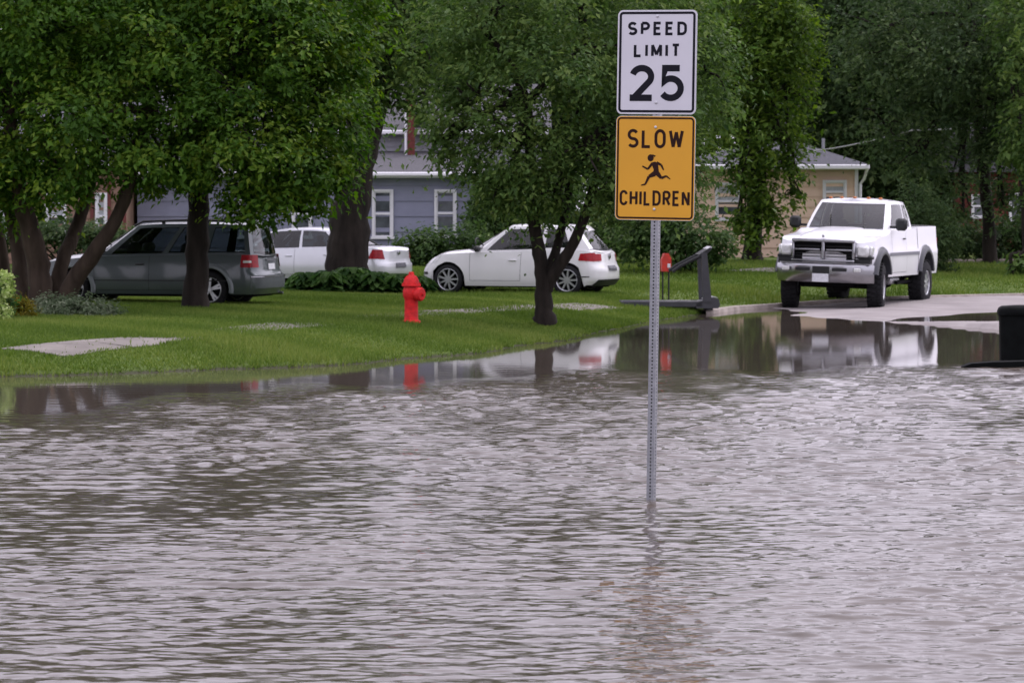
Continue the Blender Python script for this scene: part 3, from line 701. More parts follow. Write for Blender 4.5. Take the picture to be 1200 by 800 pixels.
def window(root, x0, x1, z0, z1, y, blind=.5, cross=True):
    """double-hung window standing proud of the boards"""
    fr = MB(); t_ = .068; cx, cz = (x0 + x1) / 2, (z0 + z1) / 2
    fr.box((x0 + t_ / 2, y - .03, cz), (t_, .10, z1 - z0 - 2 * t_)); fr.box((x1 - t_ / 2, y - .03, cz), (t_, .10, z1 - z0 - 2 * t_))
    fr.box((cx, y - .032, z1 - t_ / 2), (x1 - x0, .104, t_)); fr.box((cx, y - .045, z0 + t_ / 2), (x1 - x0 + .06, .13, t_))
    f = fr.build('window', M['trim_white'], root, smooth=0)
    a, b_ = x0 + t_, x1 - t_; s_ = MB(); k = .032; mid = z0 + t_ + (z1 - z0 - 2 * t_) * .5
    for (lo, hi, dy) in ((z0 + t_, mid + k / 2, -.012), (mid + k / 2, z1 - t_, 0.0)):
        s_.box((a + k / 2, y - .012 + dy, (lo + hi) / 2), (k, .04, hi - lo)); s_.box((b_ - k / 2, y - .012 + dy, (lo + hi) / 2), (k, .04, hi - lo))
        s_.box(((a + b_) / 2, y - .012 + dy, lo + k / 2), (b_ - a - 2 * k, .04, k)); s_.box(((a + b_) / 2, y - .012 + dy, hi - k / 2), (b_ - a - 2 * k, .04, k))
    s_.build('sash', M['trim_white'], f, smooth=0)
    p_ = MB(); p_.box(((a + b_) / 2, y - .004, (z0 + mid) / 2), (b_ - a - 2 * k, .008, mid - z0 - t_)); p_.build('pane', M['glass_house'], f, smooth=0)
    p_ = MB(); p_.box(((a + b_) / 2, y - .002, (z1 + mid) / 2), (b_ - a - 2 * k, .008, z1 - mid - t_)); p_.build('pane', M['curtain'] if blind > .6 else M['glass_house'], f, smooth=0)
    return f

# blue-grey house
B0 = Vector((PX(350, 85.7), 85.7, .45)); hs_ = thing('blue_house', 'blue-grey sided house with white windows behind the parked cars', 'house', B0)
xl, xr = -10.45 - B0.x, -1.15 - B0.x; ev = PZ(207, 85.7) - B0.z
mb = MB(); mb.box(((xl + xr) / 2, 4.52, ev / 2 - .3), (xr - xl - .02, 9, ev + .6)); mb.build('wall', M['siding_blue'], hs_, smooth=0)
siding(hs_, xl, xr, .02, .12, ev - .03, .43, M['siding_blue'])
mb = MB(); mb.box((xr + .012, -.02, ev / 2), (.09, .12, ev)); mb.build('corner_board', M['siding_blue'], hs_, smooth=0)
for a, b_, c, d in ((436, 461, 222, 280), (509, 535, 222, 279), (342, 366, 222, 280), (280, 304, 222, 280)):
    window(hs_, PX(a, 85.7) - B0.x, PX(b_, 85.7) - B0.x, PZ(d, 85.7) - B0.z, PZ(c, 85.7) - B0.z, -.005)
mb = MB(); mb.prism([(-.55, ev + .02), (-.55, ev + .12), (3.6, ev + .78), (3.6, ev + .66)], xl - .3, xr + .45, Matrix(((0, 1, 0), (1, 0, 0), (0, 0, 1))))
mb.build('lower_roof', M['shingle'], hs_, smooth=0)
mb = MB(); mb.box(((xl + xr) / 2 + .07, -.60, ev + .06), (xr - xl + .8, .11, .12), None, .03); mb.build('gutter', M['trim_white'], hs_, smooth=0)
mb = MB(); mb.box(((xl + xr) / 2 + .07, -.27, ev - .02), (xr - xl + .7, .56, .03)); mb.build('soffit', M['trim_white'], hs_, smooth=0)
u0 = 3.62; uz = PZ(158, 89.3) - B0.z
mb = MB(); mb.box(((xl + xr) / 2 + 1.0, u0 + 3, (ev + .2 + uz) / 2), (xr - xl + 2.0, 6, uz - ev - .2)); mb.build('upper_wall', M['siding_white'], hs_, smooth=0)
siding(hs_, xl + .02, xr + 2.0, u0 - .002, ev + .74, uz - .02, .16, M['siding_white'])
mb = MB(); mb.prism([(u0 - .35, uz), (u0 - .35, uz + .12), (u0 + 3.2, uz + 1.6), (u0 + 6.6, uz + .12), (u0 + 6.6, uz)], xl - .3, xr + 2.3, Matrix(((0, 1, 0), (1, 0, 0), (0, 0, 1))))
mb.build('upper_roof', M['shingle'], hs_, smooth=0)
mb = MB(); mb.box(((xl + xr) / 2 + 1, u0 - .40, uz + .06), (xr - xl + 2.6, .10, .13), None, .03); mb.build('gutter', M['trim_white'], hs_, smooth=0)
cx = PX(482, 88.6) - B0.x; cz0 = ev + .35; cz1 = PZ(118, 88.6) - B0.z
mb = MB(); mb.box((cx, 2.9, (cz0 + cz1) / 2), (.20, .26, cz1 - cz0)); mb.box((cx, 2.9, cz1 + .03), (.30, .34, .08))
ch = mb.build('chimney', M['brick_red'], hs_, smooth=0)
mb = MB(); mb.tube([(cx - .15, 2.85, cz0 - .1), (cx - .15, 2.85, cz1 - .2)], .045, 8); mb.build('vent_pipe', M['trim_white'], ch)
mb = MB(); mb.box((cx + .12, 2.88, PZ(147, 88.6) - B0.z), (.62, .06, .16)); mb.build('chimney_bracket', M['black_plastic'], ch, smooth=0)
fixn(hs_.children[0])

# brown house at far left
W0 = Vector((PX(40, 83.5), 83.5, .45)); hw = thing('brown_house', 'brown sided house with dark red trim behind the leaning trunks', 'house', W0)
xl, xr = PX(-120, 83.5) - W0.x, PX(145, 83.5) - W0.x; ev = 2.75
mb = MB(); mb.box(((xl + xr) / 2, 4.02, ev / 2 - .3), (xr - xl - .02, 8, ev + .6)); mb.build('wall', M['siding_brown'], hw, smooth=0)
siding(hw, xl, xr, .02, .05, ev - .03, .22, M['siding_brown'])
for px in (48, 108, 128, 146):
    mb = MB(); mb.box((PX(px, 83.5) - W0.x, -.03, ev / 2), (.09, .09, ev)); mb.build('trim_board', M['trim_red'], hw, smooth=0)
for a, b_ in ((53, 78), (112, 126), (-20, 10)): window(hw, PX(a, 83.5) - W0.x, PX(b_, 83.5) - W0.x, PZ(282, 83.5) - W0.z, PZ(226, 83.5) - W0.z, -.005, .9)
mb = MB(); mb.prism([(-.5, ev), (-.5, ev + .12), (4, ev + 1.9), (8.5, ev + .12), (8.5, ev)], xl - .4, xr + .1, Matrix(((0, 1, 0), (1, 0, 0), (0, 0, 1)))); mb.build('roof', M['shingle_dark'], hw, smooth=0)
mb = MB(); mb.box(((xl + xr) / 2 - .1, -.56, ev + .06), (xr - xl + .4, .10, .12)); mb.build('gutter', M['trim_white'], hw, smooth=0)

# tan house
T0 = Vector((PX(915, 92), 92, .6)); ht = thing('tan_house', 'tan sided house with a grey hip roof behind the pickup', 'house', T0)
xl, xr = PX(800, 92) - T0.x, PX(1003, 92) - T0.x; ev = PZ(198, 92) - T0.z
mb = MB(); mb.box(((xl + xr) / 2, 4.02, ev / 2 - .3), (xr - xl - .02, 8, ev + .6)); mb.build('wall', M['siding_tan'], ht, smooth=0)
siding(ht, xl, xr, .02, .0, ev - .03, .305, M['siding_tan'])
mb = MB(); mb.box((xr + .012, -.02, ev / 2), (.10, .12, ev)); mb.build('corner_board', M['trim_white'], ht, smooth=0)
window(ht, PX(838, 92) - T0.x, PX(869, 92) - T0.x, PZ(259, 92) - T0.z, PZ(214, 92) - T0.z, -.005, .9)
window(ht, PX(964, 92) - T0.x, PX(992, 92) - T0.x, PZ(240, 92) - T0.z, PZ(211, 92) - T0.z, -.005, .9)
mb = MB(); o_ = .5; rz_ = ev + .12 + .78
vs = [(xl - o_, -o_, ev + .02), (xr + .35, -o_, ev + .02), (xr + .35, 8.4, ev + .02), (xl - o_, 8.4, ev + .02), (xl + 2.6, 3.9, rz_), (xr - 1.4, 3.9, rz_)]
vs += [(x, y, z + .1) for x, y, z in vs[:4]]
mb.add(vs, [(3, 2, 1, 0), (0, 1, 7, 6), (1, 2, 8, 7), (2, 3, 9, 8), (3, 0, 6, 9), (6, 7, 5, 4), (7, 8, 5), (8, 9, 4, 5), (9, 6, 4)]); mb.build('roof', M['shingle_dark'], ht, smooth=0)
mb = MB(); mb.box(((xl + xr) / 2 - .08, -o_ - .055, ev + .05), (xr - xl + .86, .10, .15), None, .03); mb.build('gutter', M['trim_white'], ht, smooth=0)
mb = MB(); mb.tube([(xr + .28, -o_ - .05, ev), (xr + .22, -.2, ev - .3), (xr + .12, -.11, ev - .45), (xr + .12, -.11, .2)], .045, 8); mb.build('downspout', M['trim_white'], ht)
mb = MB(); mb.tube([(PX(971, 92) - T0.x, 1.6, ev + .4), (PX(971, 92) - T0.x, 1.6, ev + .95)], .05, 8); mb.build('vent_pipe', M['galv'], ht)
# service cable from the roof to the right
ca = P(918, 181, 91); cb = P(1068, 153, 88); cc_ = P(1380, 110, 82)
mb = MB(); pts_ = [ca.lerp(cb, i / 10) - Vector((0, 0, .10 * math.sin(math.pi * i / 10))) for i in range(10)] + [cb.lerp(cc_, i / 10) - Vector((0, 0, .25 * math.sin(math.pi * i / 10))) for i in range(11)]
mb.tube(pts_, .022, 6); tag(mb.build('service_cable', M['wire']), 'thin grey overhead cable rising from the tan house roof to the right', 'cable')

# brick house at the far right
K0 = Vector((PX(1180, 104), 104, .7)); hk = thing('brick_house', 'red brick house glimpsed between trunks at the right edge', 'house', K0)
xl, xr = PX(1118, 104) - K0.x, PX(1330, 104) - K0.x; ev = 2.6
mb = MB(); mb.box(((xl + xr) / 2, 4, ev / 2 - .3), (xr - xl, 8, ev + .6)); mb.build('wall', M['brick_red'], hk, smooth=0)
for a, b_, c, d in ((1138, 1160, 228, 256), (1182, 1206, 226, 262)): window(hk, PX(a, 104) - K0.x, PX(b_, 104) - K0.x, PZ(d, 104) - K0.z, PZ(c, 104) - K0.z, -.03)
mb = MB(); mb.prism([(-.5, ev), (-.5, ev + .12), (4, ev + 1.8), (8.5, ev + .12), (8.5, ev)], xl - .4, xr + .4, Matrix(((0, 1, 0), (1, 0, 0), (0, 0, 1)))); mb.build('roof', M['shingle'], hk, smooth=0)
# stone edging at the hedge
ed = tag(thing('stone_edging', 'low edging of rough grey stones along the foot of the dark hedge', 'stone edging', onlawn(1143, 84.2)))
rg = random.Random(8)
for i in range(12):
    mb = MB(); mb.box((0, 0, .06), (.27 + rg.random() * .06, .22, .13 + rg.random() * .05), Matrix.Rotation(rg.uniform(-.15, .15), 3, 'Z'), .04)
    x = -1.7 + i * .31; mb.build('stone', M['stone'], ed, smooth=0, loc=(x, rg.uniform(-.05, .05), gz(PX(1143, 84.2) + x, 84.2) - ed.location.z))

# ------------------------------------------------------------------ vehicles
class Body:
    """car shell: a plan outline swept over height levels, plus crowned top strips"""
    def __init__(s, xf, xr, W, af, ar, zl, zs, zt, side, fo, ro, wheels, Rw, zc, nf=3.0, nr=3.4):
        s.xf, s.xr, s.W, s.af, s.ar, s.zs, s.zt, s.side, s.fo, s.ro = xf, xr, W, af, ar, zs, zt, side, fo, ro
        col = []
        for k in range(13):
            ph = math.pi / 2 * k / 12; col.append((xf - af + af * abs(math.cos(ph)) ** (2 / nf), W * abs(math.sin(ph)) ** (2 / nf)))
        xs = set(np.linspace(xf - af, xr + ar, 26)[1:-1].tolist())
        xs = {x for x in xs if all(abs(abs(x - xw) - Rw) > .02 and abs(x - xw) > Rw for xw in wheels)}
        for xw in wheels:
            for k in range(15):
                xs.add(xw + Rw * math.cos(math.pi * k / 14))
            xs.add(xw + Rw + .004); xs.add(xw - Rw - .004)
        xs = [x for x in sorted(xs, reverse=True) if xr + ar < x < xf - af]
        col += [(x, W) for x in xs]
        for k in range(13):
            ph = math.pi / 2 * (1 - k / 12); col.append((xr + ar - ar * abs(math.cos(ph)) ** (2 / nr), W * abs(math.sin(ph)) ** (2 / nr)))
        s.col = col; s.zl = []
        for x, y in col:
            z = zl(x)
            for xw in wheels:
                if abs(x - xw) <= Rw + 1e-5: z = max(z, zc + math.sqrt(max(0, Rw * Rw - (x - xw) ** 2)))
            s.zl.append(z)
    def pt(s, x0, y0, z):
        wf = smst((x0 - (s.xf - 1.1 * s.af)) / s.af); wr = smst(((s.xr + 1.1 * s.ar) - x0) / s.ar)
        return Vector((x0 - s.fo(z) * float(wf) + s.ro(z) * float(wr), y0 * s.side(z), z))
    def build(s, mt, parent, nlev=12, ncross=8):
        s.parent = parent
        mb = MB()
        for sg in (1, -1):
            G = []
            for (x, y), z0 in zip(s.col, s.zl):
                z1 = max(s.zs(x), z0 + .02); G.append([Vector((p.x, p.y * sg, p.z)) for p in [s.pt(x, y, z0 + (z1 - z0) * k / nlev) for k in range(nlev + 1)]])
            mb.grid(G, flip=sg > 0)
        G = []
        for (x, y), z0 in zip(s.col, s.zl):
            z1 = max(s.zs(x), z0 + .02); e = s.pt(x, y, z1); r_ = []
            for k in range(-ncross, ncross + 1):
                f = k / ncross; f = math.copysign(1 - (1 - abs(f)) ** 1.6, f)
                r_.append((e.x, e.y * f, z1 + (s.zt(x) - z1) * (1 - abs(f) ** 2.4)))
            G.append(r_)
        mb.grid(G)
        return mb.build('body', mt, parent, smooth=38)
    def yat(s, x):
        xs = [c[0] for c in s.col][::-1]; ys = [c[1] for c in s.col][::-1]; return float(np.interp(x, xs, ys))
    def xat(s, y, front=True):
        c = s.col[:13] if front else s.col[-13:][::-1]
        return float(np.interp(abs(y), [k[1] for k in c], [k[0] for k in c]))
    def onside(s, x, z, e, sg=1):
        p = s.pt(x, s.yat(x), z); return Vector((p.x, sg * (p.y + e), p.z))
    def onend(s, y, z, e, front=True):
        x0 = s.xat(y, front); p = s.pt(x0, abs(y), z); return Vector((p.x + (e if front else -e), math.copysign(p.y, y) if y else 0, p.z))

def patch(mb, c4, fn, n=6, m=4, flip=False):
    """bilinear grid of four 2-D corners mapped onto a surface"""
    G = []
    for i in range(n + 1):
        u = i / n; r_ = []
        for j in range(m + 1):
            v = j / m
            a = [c4[0][k] * (1 - u) + c4[1][k] * u for k in (0, 1)]; b_ = [c4[3][k] * (1 - u) + c4[2][k] * u for k in (0, 1)]
            r_.append(fn(a[0] * (1 - v) + b_[0] * v, a[1] * (1 - v) + b_[1] * v))
        G.append(r_)
    return mb.grid(G, flip)

class Cabin:
    """greenhouse: ruled surface between a belt outline and a roof outline; u 0..1 front, 1..2 side, 2..3 back"""
    def __init__(s, belt, roof, zb, zr, crown, bulge=.02):
        s.belt, s.roof, s.zb, s.zr, s.crown, s.bulge = belt, roof, zb, zr, crown, bulge
    def outline(s, o, u):
        xf, xa, ya, xd, yd, xr = o
        if u <= 1: f = max(0.0, u); return (xa + (xf - xa) * (1 - f ** 2.2), ya * f)
        if u <= 2: f = u - 1; return (xa + (xd - xa) * f, ya + (yd - ya) * f + .03 * math.sin(math.pi * f))
        f = max(0.0, 3 - u); return (xd + (xr - xd) * (1 - f ** 2.2), yd * f)
    def pt(s, u, t_, e=0.0, sg=1):
        bx, by = s.outline(s.belt, u); rx_, ry_ = s.outline(s.roof, u)
        x = bx + (rx_ - bx) * t_; y = by + (ry_ - by) * t_; z = s.zb(bx) + (s.zr(rx_) - s.zb(bx)) * t_
        bl = s.bulge * 4 * t_ * (1 - t_) + e
        if u < 1: nx_, ny_ = 1 - .5 * u, .35 * u ** 3
        elif u <= 2: nx_, ny_ = 0, 1
        else: nx_, ny_ = -(1 - .5 * (3 - u)), .35 * max(0.0, 3 - u) ** 3
        return Vector((x + nx_ * bl, sg * (y + ny_ * bl), z + (bl * .4 if u != 1 else 0)))
    def build(s, name, mt, parent, holes=(), zt=None, W=None):
        us_ = sorted(set([round(i / 6, 4) for i in range(6)] + [round(1 + i / 10, 4) for i in range(10)] + [round(2 + i / 6, 4) for i in range(7)] + [h[k] for h in holes for k in (0, 1)]))
        ts = sorted(set([0, .25, .5, .75, 1] + [h[k] for h in holes for k in (2, 3)]))
        def shell(e, cap=True):
            mb = MB()
            for sg in (1, -1):
                vs = [s.pt(u, t_, e, sg) for u in us_ for t_ in ts]; n = len(ts); fs = []
                for i in range(len(us_) - 1):
                    for j in range(n - 1):
                        um, tm_ = (us_[i] + us_[i + 1]) / 2, (ts[j] + ts[j + 1]) / 2
                        if any(h[0] < um < h[1] and h[2] < tm_ < h[3] for h in holes): continue
                        q_ = (i * n + j, i * n + j + 1, (i + 1) * n + j + 1, (i + 1) * n + j); fs.append(q_[::-1] if sg > 0 else q_)
                mb.add(vs, fs)
            G = []
            for u in us_:
                p = s.pt(u, 1.0, e); G.append([(p.x, p.y * f, p.z + s.crown * (1 - abs(f) ** 2.5) + (e if e < 0 else 0)) for f in (-1, -.95, -.85, -.65, -.35, 0, .35, .65, .85, .95, 1)])
            mb.grid(G); return mb
        o = shell(0).build(name, mt, parent, smooth=40)
        if holes:
            ln = shell(-.03); G = []
            for u in us_:
                p = s.pt(u, .02, -.02); G.append([(p.x, p.y * f, max(p.z, zt(p.x)) + .012 + .012 * (1 - f * f)) for f in (-1, -.8, -.4, 0, .4, .8, 1)])
            ln.grid(G); ln.build('lining', M['lining'], o, smooth=40)
            for (u0, u1, t0, t1) in holes:
                if u0 == 0 or u1 == 3:
                    nm = 'windscreen' if u0 == 0 else 'rear_window'; c4 = [(u0, t0), (u1, t0), (u1, t1), (u0, t1)]
                    s.pane(nm, M['car_glass'], parent, c4, 1, full=True)
                else:
                    for sg in (1, -1): s.pane('window', M['car_glass'], parent, [(u0, t0), (u1, t0), (u1, t1), (u0, t1)], sg)
        return o
    def pane(s, name, mt, parent, c4, sg=1, e=.006, n=8, m=5, full=False):
        mb = MB(); patch(mb, c4, lambda u, t_: s.pt(u, t_, e, sg), n, m, flip=sg < 0)
        if full: patch(mb, c4, lambda u, t_: s.pt(u, t_, e, -sg), n, m, flip=sg > 0)
        return fixn(mb.build(name, mt, parent, smooth=40))

def wheel(parent, x, y, z, r, wdt, rim_r, spokes, rim_mat='alloy', sg=1, style='multi'):
    w_ = bpy.data.objects.new('wheel', None); COL.objects.link(w_); w_.parent = parent; w_.location = (x, y, z); w_.empty_display_size = .1
    Mx = Matrix(((1, 0, 0), (0, 0, sg), (0, 1, 0)))       # lathe axis -> +-y
    h = wdt / 2; mb = MB(); k = .045 * r / .32
    prof = [(rim_r, -h + .02), (rim_r + .02, -h), (r - k, -h + .004), (r - k * .3, -h + k * .5), (r, -h + k * 1.3), (r, h - k * 1.3), (r - k * .3, h - k * .5), (r - k, h - .004), (rim_r + .02, h), (rim_r, h - .02)]
    mb.lathe(prof, 40, Mx, closed=True)
    if style == 'five':                                   # tread lugs of the off-road tyre
        for i in range(30):
            for off, zz in ((0, h * .62), (.5, -h * .62), (.25, 0)):
                a = 2 * math.pi * (i + off) / 30
                M3 = Matrix(((math.cos(a), 0, -math.sin(a)), (0, 1, 0), (math.sin(a), 0, math.cos(a))))
                mb.box(Vector((math.cos(a) * (r + .004), zz * sg, math.sin(a) * (r + .004))), (.026, h * .52, r * .125), M3)
    ty = fixn(mb.build('tyre', M['rubber'], w_, smooth=45))
    mb = MB(); d = rim_r
    mb.lathe([(d, h - .015), (d * .97, h - .012), (d * .93, h - .02), (d * .90, h - .07), (d * .88, -h + .03)], 32, Mx, caps=False)
    mb.lathe([(.0, h - .022), (d * .16, h - .022), (d * .2, h - .035), (d * .2, h - .08)], 16, Mx)
    for i in range(spokes):
        a = 2 * math.pi * i / spokes + .3
        for off in ((-.09, .09) if style == 'split' else (0,)):
            a0, a1 = a + off * .6, a + off * 1.6; wb, wt = d * .085, d * (.075 if style != 'five' else .13)
            p0 = Vector((math.cos(a0), math.sin(a0), 0)) * d * .15; p1 = Vector((math.cos(a1), math.sin(a1), 0)) * d * .94
            n_ = Vector((-math.sin(a), math.cos(a), 0)); zt_, zb_ = h - .026, h - .06
            vs = [p0 + n_ * wb, p0 - n_ * wb, p1 - n_ * wt, p1 + n_ * wt]
            q_ = [Mx @ Vector((p.x, p.y, zz)) for zz in (zb_, zt_) for p in vs]
            mb.add(q_, [(3, 2, 1, 0), (4, 5, 6, 7), (0, 1, 5, 4), (1, 2, 6, 5), (2, 3, 7, 6), (3, 0, 4, 7)])
    fixn(mb.build('rim', M[rim_mat], w_, smooth=35))
    mb = MB(); mb.lathe([(0.001, h - .09), (d * .9, h - .09)], 28, Mx); fixn(mb.build('brake_disc', M['underbody'], w_))
    return w_

def seats(parent, xs, ztop, y):
    for x in xs:
        for sg in (1, -1):
            mb = MB(); mb.box((x, sg * y, ztop - .12), (.14, .44, .28), Matrix.Rotation(R(-12), 3, 'Y'), .05); mb.box((x - .03, sg * y, ztop + .10), (.09, .24, .16), None, .035)
            mb.build('seat', M['seat_grey'], parent, smooth=40)
    mb = MB(); mb.tube([(xs[0] + .52 + .05 * math.sin(2 * math.pi * k / 20), y + .18 * math.cos(2 * math.pi * k / 20), ztop - .06 + .16 * math.sin(2 * math.pi * k / 20)) for k in range(21)], .014, 6)
    mb.build('steering_wheel', M['black_plastic'], parent)

def well(mb, xw, zc, rad, y0, y1, inner=True):
    """dark half-round wheel housing, open below"""
    G = [[(xw + rad * math.cos(math.pi * i / 18), y, zc + rad * math.sin(math.pi * i / 18)) for y in (y0, y1)] for i in range(19)]
    mb.grid(G)
    if inner: mb.add([(xw, y0, zc)] + [r_[0] for r_ in G], [(0, i + 1, i + 2) for i in range(18)])

def underbody(parent, b, wheels, Rw, zc, z0, wy, zmax=None):
    mb = MB(); xs = sorted([b.xf - .25, b.xr + .25]); zmax = zmax or (zc + Rw * .9)
    mb.box(((xs[0] + xs[1]) / 2, 0, (z0 + zmax) / 2), (xs[1] - xs[0], 2 * wy, zmax - z0))
    for xw in wheels:
        for sg in (1, -1):
            well(mb, xw, zc, Rw + .01, sg * (wy - .05), sg * (b.W - .04))
    mb.build('underbody', M['underbody'], parent, smooth=0)

def seam(b, pts, sg=1, wd=.007, e=.003):
    mb = MB()
    for (x0, z0), (x1, z1) in zip(pts[:-1], pts[1:]):
        L_ = math.hypot(x1 - x0, z1 - z0); nx_, nz_ = -(z1 - z0) / L_ * wd / 2, (x1 - x0) / L_ * wd / 2
        patch(mb, [(x0 + nx_, z0 + nz_), (x1 + nx_, z1 + nz_), (x1 - nx_, z1 - nz_), (x0 - nx_, z0 - nz_)], lambda x, z: b.onside(x, z, e, sg), 5, 1)
    fixn(mb.build('door_seam', M['seam'] if b.W < .9 else M['black_plastic'], b.parent, smooth=0))

def mirror_part(parent, x, y, z, mt, sg, s=1.0, arm=True):
    mb = MB(); mb.box((x, y + sg * .13 * s, z), (.10 * s, .19 * s, .13 * s), None, .035 * s); mb.box((x + .01, y + sg * .02, z - .03 * s), (.05, .12, .03)); mb.build('mirror', mt, parent, smooth=40)

def handle(b, parent, x, z, mt, sg=1):
    mb = MB(); p = b.onside(x, z, .018, sg); mb.box(p, (.17, .03, .03), None, .012); mb.build('door_handle', mt, parent, smooth=40)

def place(root, px, Y, z, yaw): root.location = (PX(px, Y), Y, z); root.rotation_euler = (0, 0, yaw)

# white hatchback ------------------------------------------------------------
def hatchback():
    v = thing('hatchback', 'white hatchback car parked behind the forked tree', 'car')
    r = .315; Rw = .365; wh = (1.28, -1.27); P_, G_ = M['pearl_paint'], M['glass_dark']
    zs = pchip([(-1.95, .84), (-1.75, .92), (-1.2, .93), (0, .895), (.8, .87), (1.2, .845), (1.55, .825), (1.8, .775), (1.95, .70)])
    zt = pchip([(-1.95, .86), (-1.75, .94), (-1.2, .95), (0, .93), (.8, .955), (1.2, .92), (1.55, .89), (1.8, .815), (1.95, .715)])
    side = pchip([(.15, .93), (.3, .985), (.5, 1.0), (.7, .985), (.95, .93)])
    fo = pchip([(.15, .10), (.3, .02), (.45, 0), (.6, .06), (.8, .25)]); ro = pchip([(.2, .10), (.35, .0), (.55, 0), (.62, .05), (.95, .10)])
    b = Body(1.97, -1.98, .875, .62, .45, lambda x: .19 if abs(x) < 1.7 else .22, zs, zt, side, fo, ro, wh, Rw, r)
    body = b.build(P_, v); underbody(v, b, wh, Rw, r, .16, .60)
    c = Cabin((1.10, .66, .76, -1.74, .72, -1.88), (.16, .02, .555, -1.36, .55, -1.46), lambda x: zs(x) - .015, pchip([(-1.5, 1.375), (-1.0, 1.41), (-.2, 1.415), (.2, 1.39)]), .045)
    c.build('roof', P_, v, [(0, .90, .06, .90), (1.06, 1.55, .09, .88), (1.60, 1.83, .12, .88), (2.18, 3, .10, .88)], zt); seats(v, (.25, -.75), 1.06, .37)
    for sg in (1, -1):
        pass
    for sg in (1, -1):
        mb = MB(); patch(mb, [(1.60, .66), (1.90, .64), (1.77, .775), (1.46, .82)], lambda x, z: b.onside(x, z, .006, sg), 8, 4); fixn(mb.build('headlight', M['lamp_clear'], v))
        mb = MB(); patch(mb, [(-1.86, .70), (-1.52, .72), (-1.56, .86), (-1.90, .88)], lambda x, z: b.onside(x, z, .008, sg), 8, 4); tl = fixn(mb.build('tail_lamp', M['lamp_red'], v))
        mb = MB(); patch(mb, [(sg * .50, .71), (sg * .78, .70), (sg * .78, .86), (sg * .50, .85)], lambda y, z: b.onend(y, z, .010, False), 6, 4); fixn(mb.build('lamp_section', M['lamp_red'], tl))
        mb = MB(); seam(b, [(.80, .30), (.80, .86)], sg); seam(b, [(-.28, .30), (-.30, .88)], sg); seam(b, [(.80, .30), (-.28, .30)], sg); seam(b, [(-.30, .88), (-.28, .3)], sg); seam(b, [(-1.0, .88), (-.92, .6)], sg);
        handle(b, v, -.12, .72, P_, sg); mirror_part(v, .62, sg * .80, .95, M['black_plastic'], sg)
        mb = MB(); patch(mb, [(-1.45, .38), (-1.75, .38), (-1.75, .40), (-1.45, .40)], lambda x, z: b.onside(x, z, .006, sg), 4, 1); fixn(mb.build('side_strip', M['black_plastic'], v))
        mb = MB(); patch(mb, [(1.72, .42), (1.92, .42), (1.92, .47), (1.74, .47)], lambda x, z: b.onside(x, z, .006, sg), 4, 1); fixn(mb.build('bumper_grille', M['black_plastic'], v))
    mb = MB(); patch(mb, [(-.80, .20), (.80, .20), (.72, .33), (-.72, .33)], lambda y, z: b.onend(y, z, .012, False), 12, 3); fixn(mb.build('bumper_skirt', M['black_plastic'], v))
    mb = MB(); patch(mb, [(-.26, .50), (.26, .50), (.26, .61), (-.26, .61)], lambda y, z: b.onend(y, z, .014, False), 6, 2); fixn(mb.build('number_plate', M['plate_dark'], v))
    mb = MB(); p = b.onend(0.0001, .80, .012, False); mb.lathe([(.062, 0), (.062, .012), (.048, .016)], 20, Matrix.Translation(p) @ Matrix.Rotation(R(-90), 4, 'Y')); mb.build('round_emblem', M['chrome'], v)
    mb = MB(); patch(mb, [(-.55, .24), (.55, .24), (.6, .40), (-.6, .40)], lambda y, z: b.onend(y, z, .010, True), 8, 3); fixn(mb.build('front_grille', M['black_plastic'], v))
    for x in wh:
        for sg in (1, -1): wheel(v, x, sg * .765, r, r, .20, .225, 9, 'alloy', sg)
    return v
v = hatchback(); v.scale = (1.04, 1.04, 1.03); place(v, 610, 65.6, gz(.2, 65.6) - .03, R(180 - 19))

